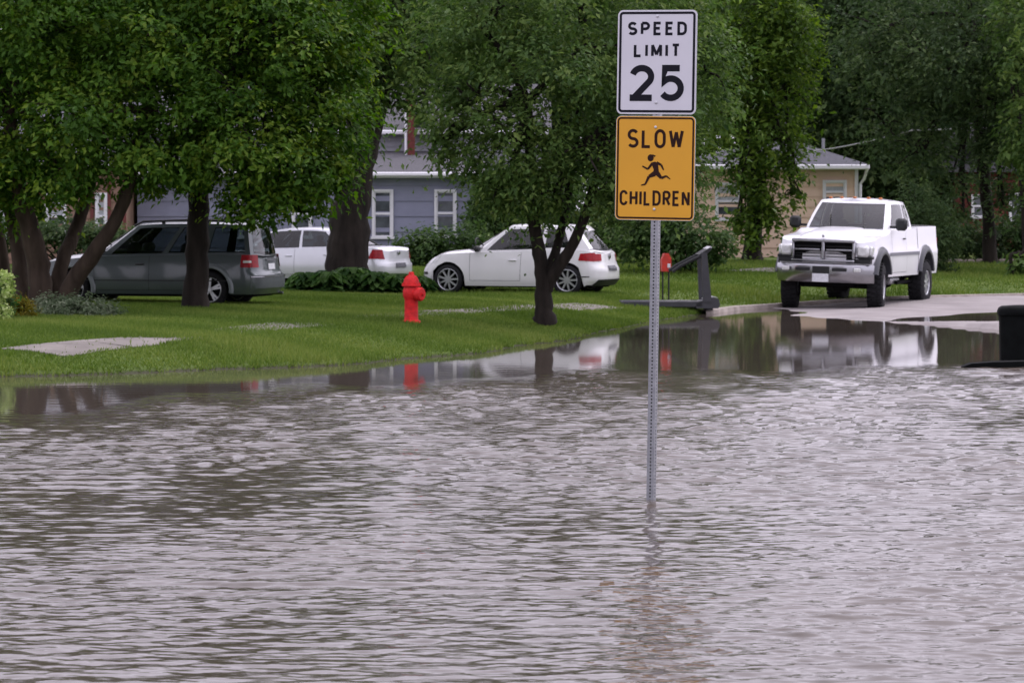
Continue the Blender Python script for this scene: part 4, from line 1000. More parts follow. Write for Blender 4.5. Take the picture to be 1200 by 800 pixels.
# grey wagon -----------------------------------------------------------------
def wagon():
    v = thing('station_wagon', 'dark grey wagon with a red tail lamp parked behind the straight trunk', 'car')
    r = .335; Rw = .40; wh = (1.34, -1.34); P_, G_ = M['grey_paint'], M['glass_dark']
    zs = pchip([(-2.30, .90), (-2.15, .98), (-1.5, .985), (0, .96), (.8, .94), (1.3, .90), (1.8, .84), (2.15, .74), (2.3, .66)])
    zt = pchip([(-2.30, .92), (-2.15, 1.0), (-1.5, 1.0), (0, 1.0), (.8, 1.03), (1.3, .99), (1.8, .92), (2.15, .79), (2.3, .68)])
    side = pchip([(.2, .94), (.35, .99), (.55, 1.0), (.75, .985), (1.0, .935)])
    fo = pchip([(.2, .08), (.35, .0), (.5, 0), (.7, .06), (.95, .2)]); ro = pchip([(.25, .08), (.40, .0), (.60, 0), (.66, .07), (1.0, .11)])
    b = Body(2.30, -2.34, .92, .55, .40, lambda x: .25, zs, zt, side, fo, ro, wh, Rw, r)
    b.build(P_, v); underbody(v, b, wh, Rw, r, .2, .62)
    c = Cabin((1.22, .82, .80, -2.10, .77, -2.22), (.30, .12, .60, -2.00, .61, -2.09), lambda x: zs(x) - .015, pchip([(-2.1, 1.51), (-1.2, 1.545), (-.3, 1.54), (.3, 1.50)]), .04)
    c.build('roof', P_, v, [(0, .90, .06, .90), (1.06, 1.41, .08, .88), (1.45, 1.66, .08, .88), (1.72, 1.965, .08, .88), (2.14, 3, .06, .90)], zt); seats(v, (.30, -.75), 1.17, .40)
    for sg in (1, -1):
        fl = MB()
        for xw in wh:        # wheel-arch flares
            Mx = Matrix(((1, 0, 0), (0, 0, sg), (0, 1, 0))).to_4x4(); mm = Mx; mm.translation = (xw, 0, r)
            vs = []; 
            G = []
            for i in range(21):
                a = R(-8 + 196 * i / 20); rr_ = [(Rw - .01, b.W - .04), (Rw, b.W + .014), (Rw + .05, b.W + .022), (Rw + .085, b.W - .004)]
                G.append([(xw + q_[0] * math.cos(a), sg * q_[1] * (1 if True else 1), max(.24, r + q_[0] * math.sin(a))) for q_ in rr_])
            fl.grid(G, flip=sg < 0)
            fixn(fl.build('arch_flare', M['grey_flare'], v, smooth=50)); fl = MB()
        mb = MB(); patch(mb, [(-1.95, .745), (-2.27, .745), (-2.27, .975), (-1.97, .975)], lambda x, z: b.onside(x, z, .01, sg), 6, 4); tl = fixn(mb.build('tail_lamp', M['lamp_red'], v))
        mb = MB(); patch(mb, [(-2.02, .83), (-2.25, .83), (-2.25, .87), (-2.02, .87)], lambda x, z: b.onside(x, z, .014, sg), 4, 1); fixn(mb.build('reverse_lamp', M['lamp_clear'], tl))
        mb = MB(); patch(mb, [(sg * .66, .745), (sg * .84, .745), (sg * .84, .975), (sg * .68, .975)], lambda y, z: b.onend(y, z, .012, False), 4, 3); fixn(mb.build('lamp_section', M['lamp_red'], tl))
        mb = MB(); patch(mb, [(1.95, .66), (2.24, .63), (2.1, .76), (1.9, .80)], lambda x, z: b.onside(x, z, .008, sg), 6, 3); fixn(mb.build('headlight', M['lamp_clear'], v))
        mb = MB(); seam(b, [(.86, .32), (.92, .93)], sg); seam(b, [(-.18, .32), (-.18, .95)], sg); seam(b, [(.86, .32), (-.95, .32)], sg); seam(b, [(-.98, .55), (-1.12, .96)], sg); seam(b, [(2.0, .50), (-2.2, .50)], sg, .018);
        handle(b, v, .0, .80, M['black_plastic'], sg); handle(b, v, -.98, .82, M['black_plastic'], sg); mirror_part(v, .80, sg * .84, 1.05, M['grey_paint'], sg, 1.1)
        mb = MB(); zr_ = 1.585; y_ = sg * .56
        mb.tube([(.22, y_, zr_ - .08), (.05, y_, zr_), (-.9, y_, zr_ + .03), (-1.75, y_, zr_), (-1.9, y_, zr_ - .08)], .02, 8)
        for x in (-.35, -1.2): mb.box((x, y_, zr_ - .03), (.06, .03, .09))
        mb.build('roof_rail', M['black_plastic'], v)
    mb = MB(); patch(mb, [(-.90, .36), (.90, .36), (.90, .60), (-.90, .60)], lambda y, z: b.onend(y, z, .02, False), 16, 3); fixn(mb.build('rear_bumper', M['dark_cladding'], v))
    mb = MB(); patch(mb, [(-.90, .565), (.90, .565), (.90, .585), (-.90, .585)], lambda y, z: b.onend(y, z, .028, False), 16, 1); fixn(mb.build('bumper_strip', M['chrome'], v))
    mb = MB(); patch(mb, [(-.20, .70), (.20, .70), (.20, .81), (-.20, .81)], lambda y, z: b.onend(y, z, .012, False), 4, 2); fixn(mb.build('number_plate', M['plate_white'], v))
    mb = MB(); patch(mb, [(-.30, .86), (.30, .86), (.30, .90), (-.30, .90)], lambda y, z: b.onend(y, z, .02, False), 4, 1); fixn(mb.build('tailgate_handle', M['chrome'], v))
    mb = MB(); mb.tube([(-2.05, -.5, .24), (-2.33, -.5, .25)], .03, 8); mb.build('exhaust_pipe', M['chrome'], v)
    for x in wh:
        for sg in (1, -1): wheel(v, x, sg * .80, r, r, .215, .235, 5, 'alloy', sg, 'split')
    return v
M['grey_flare'] = mat('grey_flare', (.155, .178, .185), .4, .35, var=.06, coat=.4)
v = wagon(); place(v, 183, 57.6, gz(-6.6, 57.6) - .045, R(180 - 13))

# silver sedan ---------------------------------------------------------------
def sedan():
    v = thing('sedan', 'silver-white sedan half hidden behind the massive old trunk', 'car')
    r = .315; Rw = .36; wh = (1.36, -1.34); P_, G_ = M['silver_paint'], M['glass_dark']
    zs = pchip([(-2.35, .86), (-2.2, .93), (-1.6, .945), (-.8, .92), (.6, .88), (1.2, .83), (1.8, .75), (2.3, .62)])
    zt = pchip([(-2.35, .88), (-2.2, .965), (-1.6, .985), (-.8, .95), (.6, .93), (1.2, .90), (1.8, .81), (2.3, .64)])
    side = pchip([(.15, .93), (.3, .985), (.5, 1.0), (.7, .985), (.95, .93)])
    fo = pchip([(.15, .10), (.3, .02), (.45, 0), (.6, .06), (.8, .2)]); ro = pchip([(.2, .10), (.35, .0), (.55, 0), (.62, .05), (.95, .07)])
    b = Body(2.33, -2.37, .88, .6, .42, lambda x: .20, zs, zt, side, fo, ro, wh, Rw, r)
    b.build(P_, v); underbody(v, b, wh, Rw, r, .16, .60)
    c = Cabin((1.50, 1.12, .76, -1.55, .74, -1.80), (.70, .55, .56, -.98, .55, -1.08), lambda x: zs(x) - .01, pchip([(-1.1, 1.32), (-.4, 1.385), (.2, 1.365), (.7, 1.28)]), .045)
    c.build('roof', P_, v, [(0, .92, .06, .92), (1.05, 1.52, .08, .92), (1.55, 1.88, .10, .91), (2.12, 3, .06, .92)], zt); seats(v, (.45, -.55), 1.06, .37)
    for sg in (1, -1):
        mb = MB(); patch(mb, [(-2.0, .68), (-2.28, .68), (-2.26, .90), (-2.12, .90)], lambda x, z: b.onside(x, z, .01, sg), 6, 4); tl = fixn(mb.build('tail_lamp', M['lamp_red'], v))
        mb = MB(); patch(mb, [(sg * .62, .67), (sg * .80, .68), (sg * .80, .90), (sg * .70, .90)], lambda y, z: b.onend(y, z, .012, False), 4, 3); fixn(mb.build('lamp_section', M['lamp_red'], tl))
        mb = MB(); patch(mb, [(1.9, .60), (2.2, .56), (2.0, .68), (1.8, .71)], lambda x, z: b.onside(x, z, .008, sg), 6, 3); fixn(mb.build('headlight', M['lamp_clear'], v))
        mb = MB(); seam(b, [(.80, .30), (.84, .87)], sg); seam(b, [(-.20, .30), (-.20, .9)], sg); seam(b, [(-.95, .55), (-1.1, .91)], sg); seam(b, [(.8, .3), (-.9, .3)], sg);
        handle(b, v, -.05, .74, P_, sg); handle(b, v, -1.0, .77, P_, sg); mirror_part(v, .72, sg * .80, .95, P_, sg)
    mb = MB(); patch(mb, [(-.24, .46), (.24, .46), (.24, .58), (-.24, .58)], lambda y, z: b.onend(y, z, .014, False), 4, 2); fixn(mb.build('number_plate', M['plate_dark'], v))
    mb = MB(); patch(mb, [(-.80, .22), (.80, .22), (.72, .30), (-.72, .30)], lambda y, z: b.onend(y, z, .012, False), 12, 2); fixn(mb.build('bumper_skirt', M['black_plastic'], v))
    mb = MB(); p = b.onend(0.0001, .82, .012, False); mb.lathe([(.05, 0), (.05, .012), (.038, .016)], 18, Matrix.Translation(p) @ Matrix.Rotation(R(-90), 4, 'Y')); mb.build('round_emblem', M['chrome'], v)
    for x in wh:
        for sg in (1, -1): wheel(v, x, sg * .765, r, r, .20, .22, 7, 'alloy', sg)
    return v
v = sedan(); v.scale = (1.04, 1.04, .945); place(v, 357, 70.6, gz(-4.4, 70.6) - .05, R(180 - 24))

# white pickup ---------------------------------------------------------------
def pickup():
    v = thing('pickup_truck', 'white lifted pickup truck with big tyres standing at the edge of the flood', 'pickup truck')
    r = .475; Rw = .56; zc = .60; wh = (1.86, -1.78); P_, G_ = M['white_paint'], M['glass_dark']
    zs = pchip([(-2.95, 1.66), (-1.2, 1.66), (-1.1, 1.63), (1.0, 1.60), (1.3, 1.52), (2.2, 1.44), (2.55, 1.36), (2.7, 1.30)])
    zt = pchip([(-2.95, 1.66), (-1.2, 1.66), (-1.1, 1.64), (1.0, 1.63), (1.3, 1.55), (2.2, 1.47), (2.55, 1.39), (2.7, 1.33)])
    side = pchip([(.5, .95), (.65, .98), (.95, 1.0), (1.15, 1.0), (1.2, .985), (1.66, .945)])
    fo = pchip([(.6, .05), (.9, .0), (1.1, 0), (1.3, .05), (1.5, .14)]); ro = pchip([(.6, .02), (.9, .0), (1.66, .03)])
    b = Body(2.62, -2.95, .985, .38, .14, lambda x: .66, zs, zt, side, fo, ro, wh, Rw, zc, 3.2, 4)
    b.build(P_, v)
    # load bed floor is sunk below the rails
    c = Cabin((1.32, 1.0, .84, -1.08, .84, -1.12), (.52, .38, .70, -.82, .70, -.86), lambda x: 1.58, pchip([(-1.0, 2.16), (0, 2.19), (.5, 2.17)]), .05, .025)
    c.build('cab', P_, v, [(0, .92, .06, .92), (1.10, 1.60, .10, .88), (1.67, 1.90, .12, .88), (2.2, 3, .18, .85)], lambda x: min(zt(x), 1.60)); seats(v, (.15,), 1.76, .42)
    mb = MB()
    for y in (-.30, .42): mb.tube([c.pt(.05, .04, .03) + Vector((0, y, 0)), c.pt(.35, .55, .022) * 1.0 + Vector((0, y - .62 + .28, 0))], .012, 6)
    mb.build('wiper', M['black_plastic'], v)
    # hood: the raised middle between lower wings
    G = []
    for i in range(15):
        u = i / 14; x = 2.72 - 1.45 * u; hw = .63 + .12 * u; r_ = []
        ztop = 1.50 + .15 * u ** .6 - .10 * max(0, 1 - u * 7) ** 2; zed = zs(min(x, 2.5)) - .02
        for k in range(-8, 9):
            f = k / 8; a = abs(f) ** 3.4
            r_.append((x - .10 * abs(f) ** 2.5 * (1 - u), f * hw, ztop * (1 - a) + zed * a))
        G.append(r_)
    mb = MB(); mb.grid(G); nose = [(G[0][k][0] - .02, G[0][k][1], 1.38) for k in range(17)]; mb.grid([nose, G[0]]); fixn(mb.build('hood', P_, v, smooth=40))
    # grille: chrome surround, cross bars, slats
    gx0 = 2.66; z0, z1 = .965, 1.405; hw = .64
    mb = MB(); mb.box((gx0 - .10, 0, (z0 + z1) / 2), (.10, 2 * hw - .06, z1 - z0 - .04)); mb.build('grille_backing', M['underbody'], v, smooth=0)
    mb = MB(); mb.box((gx0, 0, z1 - .025), (.16, 2 * hw, .07), None, .02); mb.box((gx0, 0, z0 + .02), (.16, 2 * hw, .05), None, .018)
    for sg in (1, -1): mb.box((gx0 - .01, sg * (hw - .03), (z0 + z1) / 2), (.15, .06, z1 - z0 - .10), None, .02)
    gr = mb.build('grille', M['chrome'], v, smooth=40)
    mb = MB(); mb.box((gx0 + .03, 0, (z0 + z1) / 2), (.10, .075, z1 - z0 - .085), None, .02); mb.build('grille_post', M['chrome'], gr, smooth=40)
    for sg in (1, -1):
        mb = MB(); mb.box((gx0 + .02, sg * (hw / 2 + .003), z0 + .235), (.10, hw - .11, .045), None, .014); mb.build('grille_bar', M['chrome'], gr, smooth=40)
        for z in (z0 + .10, z0 + .16, z0 + .30): 
            mb = MB(); mb.box((gx0 - .03, sg * (hw / 2), z), (.03, hw - .10, .014)); mb.build('grille_slat', M['black_plastic'], gr, smooth=0)
    mb = MB(); mb.box((gx0 + .06, 0, 1.475), (.05, .05, .06), None, .015); mb.build('hood_ornament', M['chrome'], v, smooth=40)
    for sg in (1, -1):
        mb = MB(); mb.box((gx0 - .135, sg * .77, 1.18), (.20, .25, .22), None, .04); hl = mb.build('headlight', M['lamp_clear'], v, smooth=40)
        mb = MB(); mb.box((gx0 - .20, sg * .915, 1.19), (.20, .07, .19), None, .025); mb.build('indicator', M['lamp_clear'], hl, smooth=40)
        mb = MB(); mb.box((gx0 - .16, sg * .79, 1.06), (.18, .34, .06), None, .015); mb.build('lamp_trim', M['black_plastic'], hl, smooth=40)
    # bumper
    G = []
    for i in range(25):
        f = -1 + i / 12; y = f * .985; x = 2.80 - .34 * abs(f) ** 3.6
        G.append([(x - .16, y * .97, .925), (x, y, .91), (x + .03, y, .88), (x + .035, y, .80), (x + .03, y, .74), (x + .02, y, .62), (x - .03, y * .99, .555), (x - .16, y * .97, .55)])
    mb = MB(); mb.grid(G); bu = fixn(mb.build('front_bumper', M['chrome'], v, smooth=35))
    for sg in (1, -1):
        mb = MB(); mb.box((2.828, sg * .37, .815), (.03, .30, .07), None, .012); mb.build('bumper_slot', M['black_plastic'], bu, smooth=0)
        mb = MB(); mb.box((2.80, sg * .72, .815), (.05, .14, .08), None, .015); mb.build('fog_lamp', M['lamp_clear'], bu, smooth=0)
    mb = MB(); mb.box((2.838, 0.0, .80), (.03, .34, .15), None, .01); mb.build('plate_bracket', M['black_plastic'], bu, smooth=0)
    mb = MB(); mb.box((2.862, 0.0, .645), (.012, .33, .165), None, .004); pl = mb.build('number_plate', M['plate_white'], v, smooth=0)
    mb = MB(); mb.box((gx0 - .15, 0, .985), (.20, 1.86, .09)); mb.build('bumper_gap', M['black_plastic'], v, smooth=0)
    # chassis, axles
    mb = MB(); mb.box((-.1, .42, .62), (5.3, .10, .16)); mb.box((-.1, -.42, .62), (5.3, .10, .16)); mb.box((.2, 0, .72), (4.6, 1.5, .16)); mb.box((1.3, 0, .58), (.5, .7, .25)); mb.box((-.6, 0, .50), (1.4, .25, .2))
    for x in wh:
        mb.tube([(x, -.7, r), (x, .7, r)], .055, 10); mb.lathe([(.02, -.16), (.13, -.1), (.17, 0), (.13, .1), (.02, .16)], 14, Matrix.Translation((x, .12, r)))
        mb.box((x, .42, .55), (1.0, .07, .06)); mb.box((x, -.42, .55), (1.0, .07, .06))
        mb.tube([(x + .15, .55, .45), (x + .05, .5, .95)], .03, 8); mb.tube([(x + .15, -.55, .45), (x + .05, -.5, .95)], .03, 8)
    mb.tube([(2.2, -.5, .5), (2.2, .5, .5)], .03, 8); mb.tube([(-.2, .75, .5), (-2.0, .75, .52), (-2.4, .95, .52)], .04, 8)
    mb.build('chassis', M['underbody'], v, smooth=30)
    mb = MB(); mb.lathe([(.05, -.3), (.10, -.26), (.10, .26), (.05, .3)], 14, Matrix.Translation((-.35, .62, .56)) @ Matrix.Rotation(R(90), 4, 'Y')); mb.build('silencer', M['alu'], v)
    mb = MB()
    for xw in wh:
        for sg in (1, -1):
            well(mb, xw, zc, Rw + .015, sg * .48, sg * .95)
            mb.build('wheel_well', M['underbody'], v, smooth=0); mb = MB()
    for sg in (1, -1):
        for xw in wh:
            G = []
            for i in range(25):
                a = R(12 + 156 * i / 24); rr_ = [(Rw - .03, .90), (Rw - .03, 1.045), (Rw + .02, 1.055), (Rw + .09, 1.02), (Rw + .12, .978)]
                G.append([(xw + q_[0] * math.cos(a) * (.98), sg * q_[1], max(.62, zc + q_[0] * math.sin(a))) for q_ in rr_])
            mb = MB(); mb.grid(G); fixn(mb.build('arch_flare', M['flare'], v, smooth=50))
        mb = MB(); patch(mb, [(1.28, 1.08), (-1.2, 1.08), (-1.2, 1.15), (1.28, 1.15)], lambda x, z: b.onside(x, z, .012, sg), 10, 2); fixn(mb.build('body_stripe', M['side_trim'], v))
        mb = MB(); seam(b, [(1.02, .74), (1.02, 1.58)], sg); seam(b, [(-.15, .74), (-.15, 1.58)], sg); seam(b, [(-1.14, .70), (-1.14, 1.64)], sg, .03); seam(b, [(1.02, .74), (-.15, .74)], sg);
        handle(b, v, .02, 1.42, M['black_plastic'], sg)
        mb = MB(); mb.box((.86, sg * 1.10, 1.72), (.12, .24, .25), None, .05); mb.box((.84, sg * .94, 1.66), (.05, .16, .05)); mb.build('mirror', M['black_plastic'], v, smooth=40)
        mb = MB(); mb.box((-2.93, sg * .87, 1.22), (.06, .14, .40), None, .02); mb.build('tail_lamp', M['lamp_red'], v)
    for y in (-.52, -.28, 0, .28, .52):
        mb = MB(); mb.box((.38 - .12 * abs(y), y, 2.245 - .02 * abs(y)), (.10, .07, .04), None, .015); mb.build('cab_lamp', M['lamp_amber'], v, smooth=40)
    mb = MB(); mb.box((-2.05, 0, 1.665), (1.66, 1.70, .02)); mb.build('bed_cover', M['black_plastic'], v, smooth=0)
    mb = MB(); mb.box((-3.02, 0, .78), (.14, 1.8, .18), None, .03); mb.build('rear_bumper', M['chrome'], v, smooth=40)
    for x in wh:
        for sg in (1, -1):
            w__ = wheel(v, x, sg * .875, r, r, .32, .26, 8, 'alloy', sg, 'five')
            if x > 0: w__.rotation_euler = (0, 0, R(9))
    return v
M['flare'] = mat('arch_flare', (.045, .047, .055), .4, var=.1)
M['side_trim'] = mat('side_trim', (.17, .17, .20), .4, var=.05)
v = pickup()
v.rotation_euler = (R(-1.6), 0, R(-90 - 21)); v.rotation_mode = 'XYZ'
v.location = (PX(1004, 66.6), 66.6, -.01); v.scale = (1.07, 1.06, 1.045)

# ------------------------------------------------------------------ hydrant
hb_ = Vector((PX(482, 49.4), 49.4, 0)); hb_.z = gz(hb_.x, hb_.y) + .025
hd = thing('fire_hydrant', 'red fire hydrant on the grass verge', 'fire hydrant', hb_, R(-14)); hd.scale = (1, 1, 1.03)
mb = MB(); mb.lathe([(.150, 0), (.150, .03), (.138, .045), (.118, .05), (.112, .07), (.108, .36), (.114, .38), (.135, .42), (.138, .47), (.135, .52), (.118, .55), (.115, .575)], 28)
mb.build('barrel', M['hydrant'], hd, smooth=35)
mb = MB(); mb.lathe([(.152, .575), (.156, .59), (.152, .605), (.132, .612), (.126, .65), (.108, .70), (.078, .735), (.05, .75), (.046, .755)], 28); bo = mb.build('bonnet', M['hydrant'], hd, smooth=35)
mb = MB(); mb.lathe([(.048, .752), (.042, .79), (.03, .80)], 5); mb.build('operating_nut', M['hydrant'], bo, smooth=0)
for i in range(8):
    a = 2 * math.pi * i / 8; mb = MB(); mb.lathe([(.014, .60), (.014, .628)], 6, Matrix.Translation((.14 * math.cos(a), .14 * math.sin(a), 0))); mb.build('bolt', M['hydrant'], bo, smooth=0)
for ang, rr_, ln in ((-26, .088, .235), (64, .055, .20)):
    mm = Matrix.Rotation(R(ang), 4, 'Z') @ Matrix.Translation((0, 0, .455)) @ Matrix.Rotation(R(90), 4, 'Y')
    mb = MB(); mb.lathe([(rr_ * .95, .08), (rr_ * .95, ln - .09), (rr_ * 1.05, ln - .085)], 20, mm); nz = mb.build('nozzle', M['hydrant'], hd, smooth=35)
    mb = MB(); mb.lathe([(rr_ * 1.22, ln - .085), (rr_ * 1.24, ln - .03), (rr_ * 1.0, ln - .005), (rr_ * .3, ln)], 20, mm); mb.lathe([(rr_ * .3, ln), (rr_ * .26, ln + .035)], 5, mm); mb.build('nozzle_cap', M['hydrant'], nz, smooth=35)

# ------------------------------------------------------------------ treadmill on the verge
tb = Vector((PX(783, 61.4), 61.4, 0)); tb.z = max(gz(tb.x, tb.y), gz(tb.x + .7, tb.y), .06) - .004
tm = thing('treadmill', 'grey exercise treadmill left out on the grass by the kerb', 'treadmill', tb, R(3))
mb = MB()
for sy in (-.33, .33): mb.box((-.15, sy, .115), (1.62, .11, .13), None, .02)
mb.build('deck_rail', M['treadmill_grey'], tm, smooth=40)
mb = MB(); mb.box((-.15, 0, .135), (1.60, .545, .06), None, .02); mb.build('running_belt', M['black_plastic'], tm, smooth=40)
mb = MB(); mb.prism([(.52, .03), (.96, .03), (1.0, .10), (.97, .22), (.86, .25), (.60, .17), (.52, .14)], -.385, .385); mb.build('motor_hood', M['treadmill_grey'], tm, smooth=30)
mb = MB(); mb.prism([(.70, .212), (.72, .225), (.86, .268), (.95, .25), (.96, .235), (.86, .252)], -.33, .33); mb.build('hood_cover', M['treadmill_silver'], tm, smooth=30)
for sy in (-.36, .36):
    mb = MB(); mb.prism([(.66, .16), (.83, .16), (.735, 1.14), (.62, 1.14)], sy - .045, sy + .045); up_ = mb.build('upright', M['treadmill_upright'] if False else M['treadmill_grey'], tm, smooth=30)
    mb = MB(); mb.tube([(.72, sy, 1.12), (.50, sy, 1.02), (.20, sy, .87), (.05, sy, .76)], [.04, .035, .032, .035], 10); mb.build('handrail', M['black_plastic'], tm)
mb = MB(); mb.prism([(.58, 1.10), (.80, 1.24), (.83, 1.20), (.66, 1.04)], -.40, .40); co = mb.build('console', M['black_plastic'], tm, smooth=30)
mb = MB(); mb.prism([(.74, 1.212), (.825, 1.262), (.84, 1.235), (.80, 1.21)], -.36, .36); mb.build('console_top', M['treadmill_silver'], co, smooth=30)
mb = MB()
for sy in (-.3, .3): mb.box((-.85, sy, .04), (.10, .08, .08)); mb.box((.80, sy, .02), (.12, .06, .05))
mb.build('foot', M['black_plastic'], tm, smooth=0)
# red box on legs standing behind the machine
rb = Vector((PX(780, 62.6), 62.6, 0)); rb.z = gz(rb.x, rb.y)
rs_ = thing('red_box', 'small red box on two thin black legs behind the treadmill deck', 'box', rb, R(8)); s62 = FPX / 62.6
zt_ = PZ(297, 62.6) - rb.z; zb_ = PZ(318, 62.6) - rb.z
mb = MB(); mb.prism([(-.085, zb_), (.10, zb_), (.10, zt_ - .10), (.05, zt_), (-.04, zt_), (-.095, zt_ - .14)], -.10, .10); bx_ = mb.build('box_body', M['red_cloth'], rs_, smooth=30)
mb = MB(); mb.box((.05, -.106, zb_ + .12), (.06, .012, .08)); mb.build('catch', M['trim_white'], bx_, smooth=0)
for sx in (-.06, .065):
    mb = MB(); mb.tube([(sx, 0, -.05), (sx, 0, zb_ + .02)], .017, 8); mb.build('leg', M['black_plastic'], rs_)

# ------------------------------------------------------------------ black bin and floating board at the right edge
bb = P(1197, 424, 42.2); bb.z = 0
bn = thing('black_bin', 'black round-cornered bin standing in the flood water at the right edge', 'bin', bb, R(-6))
mb = MB()
def rrect(w_, d_, r_, n=6):
    out = []
    for cx_, cy_, a0 in ((w_ - r_, d_ - r_, 0), (-w_ + r_, d_ - r_, 90), (-w_ + r_, -d_ + r_, 180), (w_ - r_, -d_ + r_, 270)):
        for k in range(n + 1): a = R(a0 + 90 * k / n); out.append((cx_ + r_ * math.cos(a), cy_ + r_ * math.sin(a)))
    return out
G = [[(x, y, z) for x, y in (lambda L_: L_ + [L_[0]])(rrect(.30 * s_, .28 * s_, .09))] for s_, z in ((.95, -.45), (.965, 0), (.99, .6), (1.0, .655))]
mb.grid(G); mb.build('bin_body', M['bin_black'], bn, smooth=40)
mb = MB(); G = [[(x, y, z) for x, y in (lambda L_: L_ + [L_[0]])(rrect(.315 * s_, .295 * s_, .095))] for s_, z in ((.98, .645), (1.02, .655), (1.02, .70), (.97, .745), (.85, .772), (.4, .785), (.02, .785))]
mb.grid(G); li = mb.build('bin_lid', M['bin_black'], bn, smooth=50)
mb = MB(); mb.box((0, .30, .70), (.40, .08, .06), None, .02); mb.build('hinge_bar', M['black_plastic'], li, smooth=0)
fb = P(1168, 428, 41.0); fb.z = .0
f_ = thing('floating_board', 'thin dark board floating beside the black bin', 'board', fb, R(-4))
mb = MB(); mb.prism([(-.47, .02), (-.44, -.03), (.55, -.03), (.55, .075), (-.05, .075), (-.35, .06)], -.16, .16, Matrix.Rotation(R(-1.5), 4, 'Y')); fixn(mb.build('board', M['bin_black'], f_, smooth=0))

# ------------------------------------------------------------------ road sign
sg_base = P(763, 584, FPX / 160.0); sg_base.z = 0
sn = thing('road_sign', 'steel post in the flood carrying a white speed limit sign over a yellow warning sign', 'road sign', sg_base, 0)
sn.rotation_euler = (0, R(1.0), R(-21))
# square post with punched holes
hw = .0275; pitch = .0254; n_ = 142; z_0 = -.45
mb = MB()
def face(fr):
    """fr(x, z) -> point; one strip of cells, each with an octagonal hole"""
    vs = []; fs = []
    for i in range(n_):
        zc_ = z_0 + (i + .5) * pitch; o = len(vs); rr_ = .0066
        outer = [(hw, 0), (hw, pitch / 2), (0, pitch / 2), (-hw, pitch / 2), (-hw, 0), (-hw, -pitch / 2), (0, -pitch / 2), (hw, -pitch / 2)]
        for x, z in outer: vs.append(fr(x, zc_ + z))
        for k in range(8): a = R(45 * k); vs.append(fr(rr_ * math.cos(a), zc_ + rr_ * math.sin(a)))
        for k in range(8): k2 = (k + 1) % 8; fs.append((o + k, o + k2, o + 8 + k2, o + 8 + k))
    mb.add(vs, fs)
face(lambda x, z: (x, -hw, z)); face(lambda x, z: (hw, x, z)); face(lambda x, z: (-x, hw, z)); face(lambda x, z: (-hw, -x, z))
po = mb.build('post', M['galv'], sn, smooth=0)
mb = MB(); mb.box((0, 0, z_0 + n_ * pitch / 2), (2 * hw - .008, 2 * hw - .008, n_ * pitch - .01)); mb.build('post_core', M['underbody'], po, smooth=0)

def rr_poly(w_, h_, r_, n=7):
    return rrect(w_, h_, r_, n)
def ringmesh(mb, w_, h_, r_, t_, y):
    a = rr_poly(w_, h_, r_); b_ = rr_poly(w_ - t_, h_ - t_, max(.004, r_ - t_)); n = len(a)
    mb.add([(x, y, z) for x, z in a] + [(x, y, z) for x, z in b_], [(i, (i + 1) % n, n + (i + 1) % n, n + i) for i in range(n)])
def arc(cx, cy, rx, ry, a0, a1, n=14): return [(cx + rx * math.cos(R(a0 + (a1 - a0) * k / n)), cy + ry * math.sin(R(a0 + (a1 - a0) * k / n))) for k in range(n + 1)]
GL = {
 'S': (.56, [arc(.28, .745, .27, .255, 28, 270) + arc(.28, .255, .28, .235, 90, -150)[1:]]),
 'P': (.54, [[(0, 0), (0, 1)], [(0, 1), (.27, 1)] + arc(.27, .735, .27, .265, 90, -90) + [(0, .47)]]),
 'E': (.48, [[(.48, 1), (0, 1), (0, 0), (.48, 0)], [(0, .52), (.42, .52)]]),
 'D': (.56, [[(0, 0), (0, 1), (.24, 1)] + arc(.24, .68, .32, .32, 90, 0, 7) + arc(.24, .32, .32, .32, 0, -90, 7) + [(0, 0), (0, .02)]]),
 'L': (.46, [[(0, 1), (0, 0), (.46, 0)]]),
 'I': (.0, [[(0, 0), (0, 1)]]),
 'M': (.68, [[(0, 0), (0, 1)], [(.0, 1), (.34, .12)], [(.34, .12), (.68, 1)], [(.68, 1), (.68, 0)]]),
 'T': (.52, [[(0, 1), (.52, 1)], [(.26, 1), (.26, 0)]]),
 'O': (.56, [arc(.28, .68, .28, .32, 0, 180, 12) + arc(.28, .32, .28, .32, 180, 360, 12) + [(.56, .68)]]),
 'W': (.80, [[(0, 1), (.2, 0)], [(.2, 0), (.4, .92)], [(.4, .92), (.6, 0)], [(.6, 0), (.8, 1)]]),
 'C': (.56, [arc(.28, .70, .28, .30, 15, 180, 12) + arc(.28, .30, .28, .30, 180, 345, 12)]),
 'H': (.54, [[(0, 0), (0, 1)], [(.54, 0), (.54, 1)], [(0, .51), (.54, .51)]]),
 'R': (.54, [[(0, 0), (0, 1)], [(0, 1), (.27, 1)] + arc(.27, .74, .27, .26, 90, -90) + [(0, .48)], [(.26, .48), (.54, 0)]]),
 'N': (.54, [[(0, 0), (0, 1)], [(0, 1), (.54, 0)], [(.54, 0), (.54, 1)]]),
 '2': (.60, [arc(.30, .715, .29, .285, 165, -32, 16) + [(.06, .0)], [(-.07, 0), (.62, 0)]]),
 '5': (.60, [[(.56, 1), (.10, 1), (.05, .50)] + arc(.29, .325, .31, .325, 128, -145, 18)]),
}
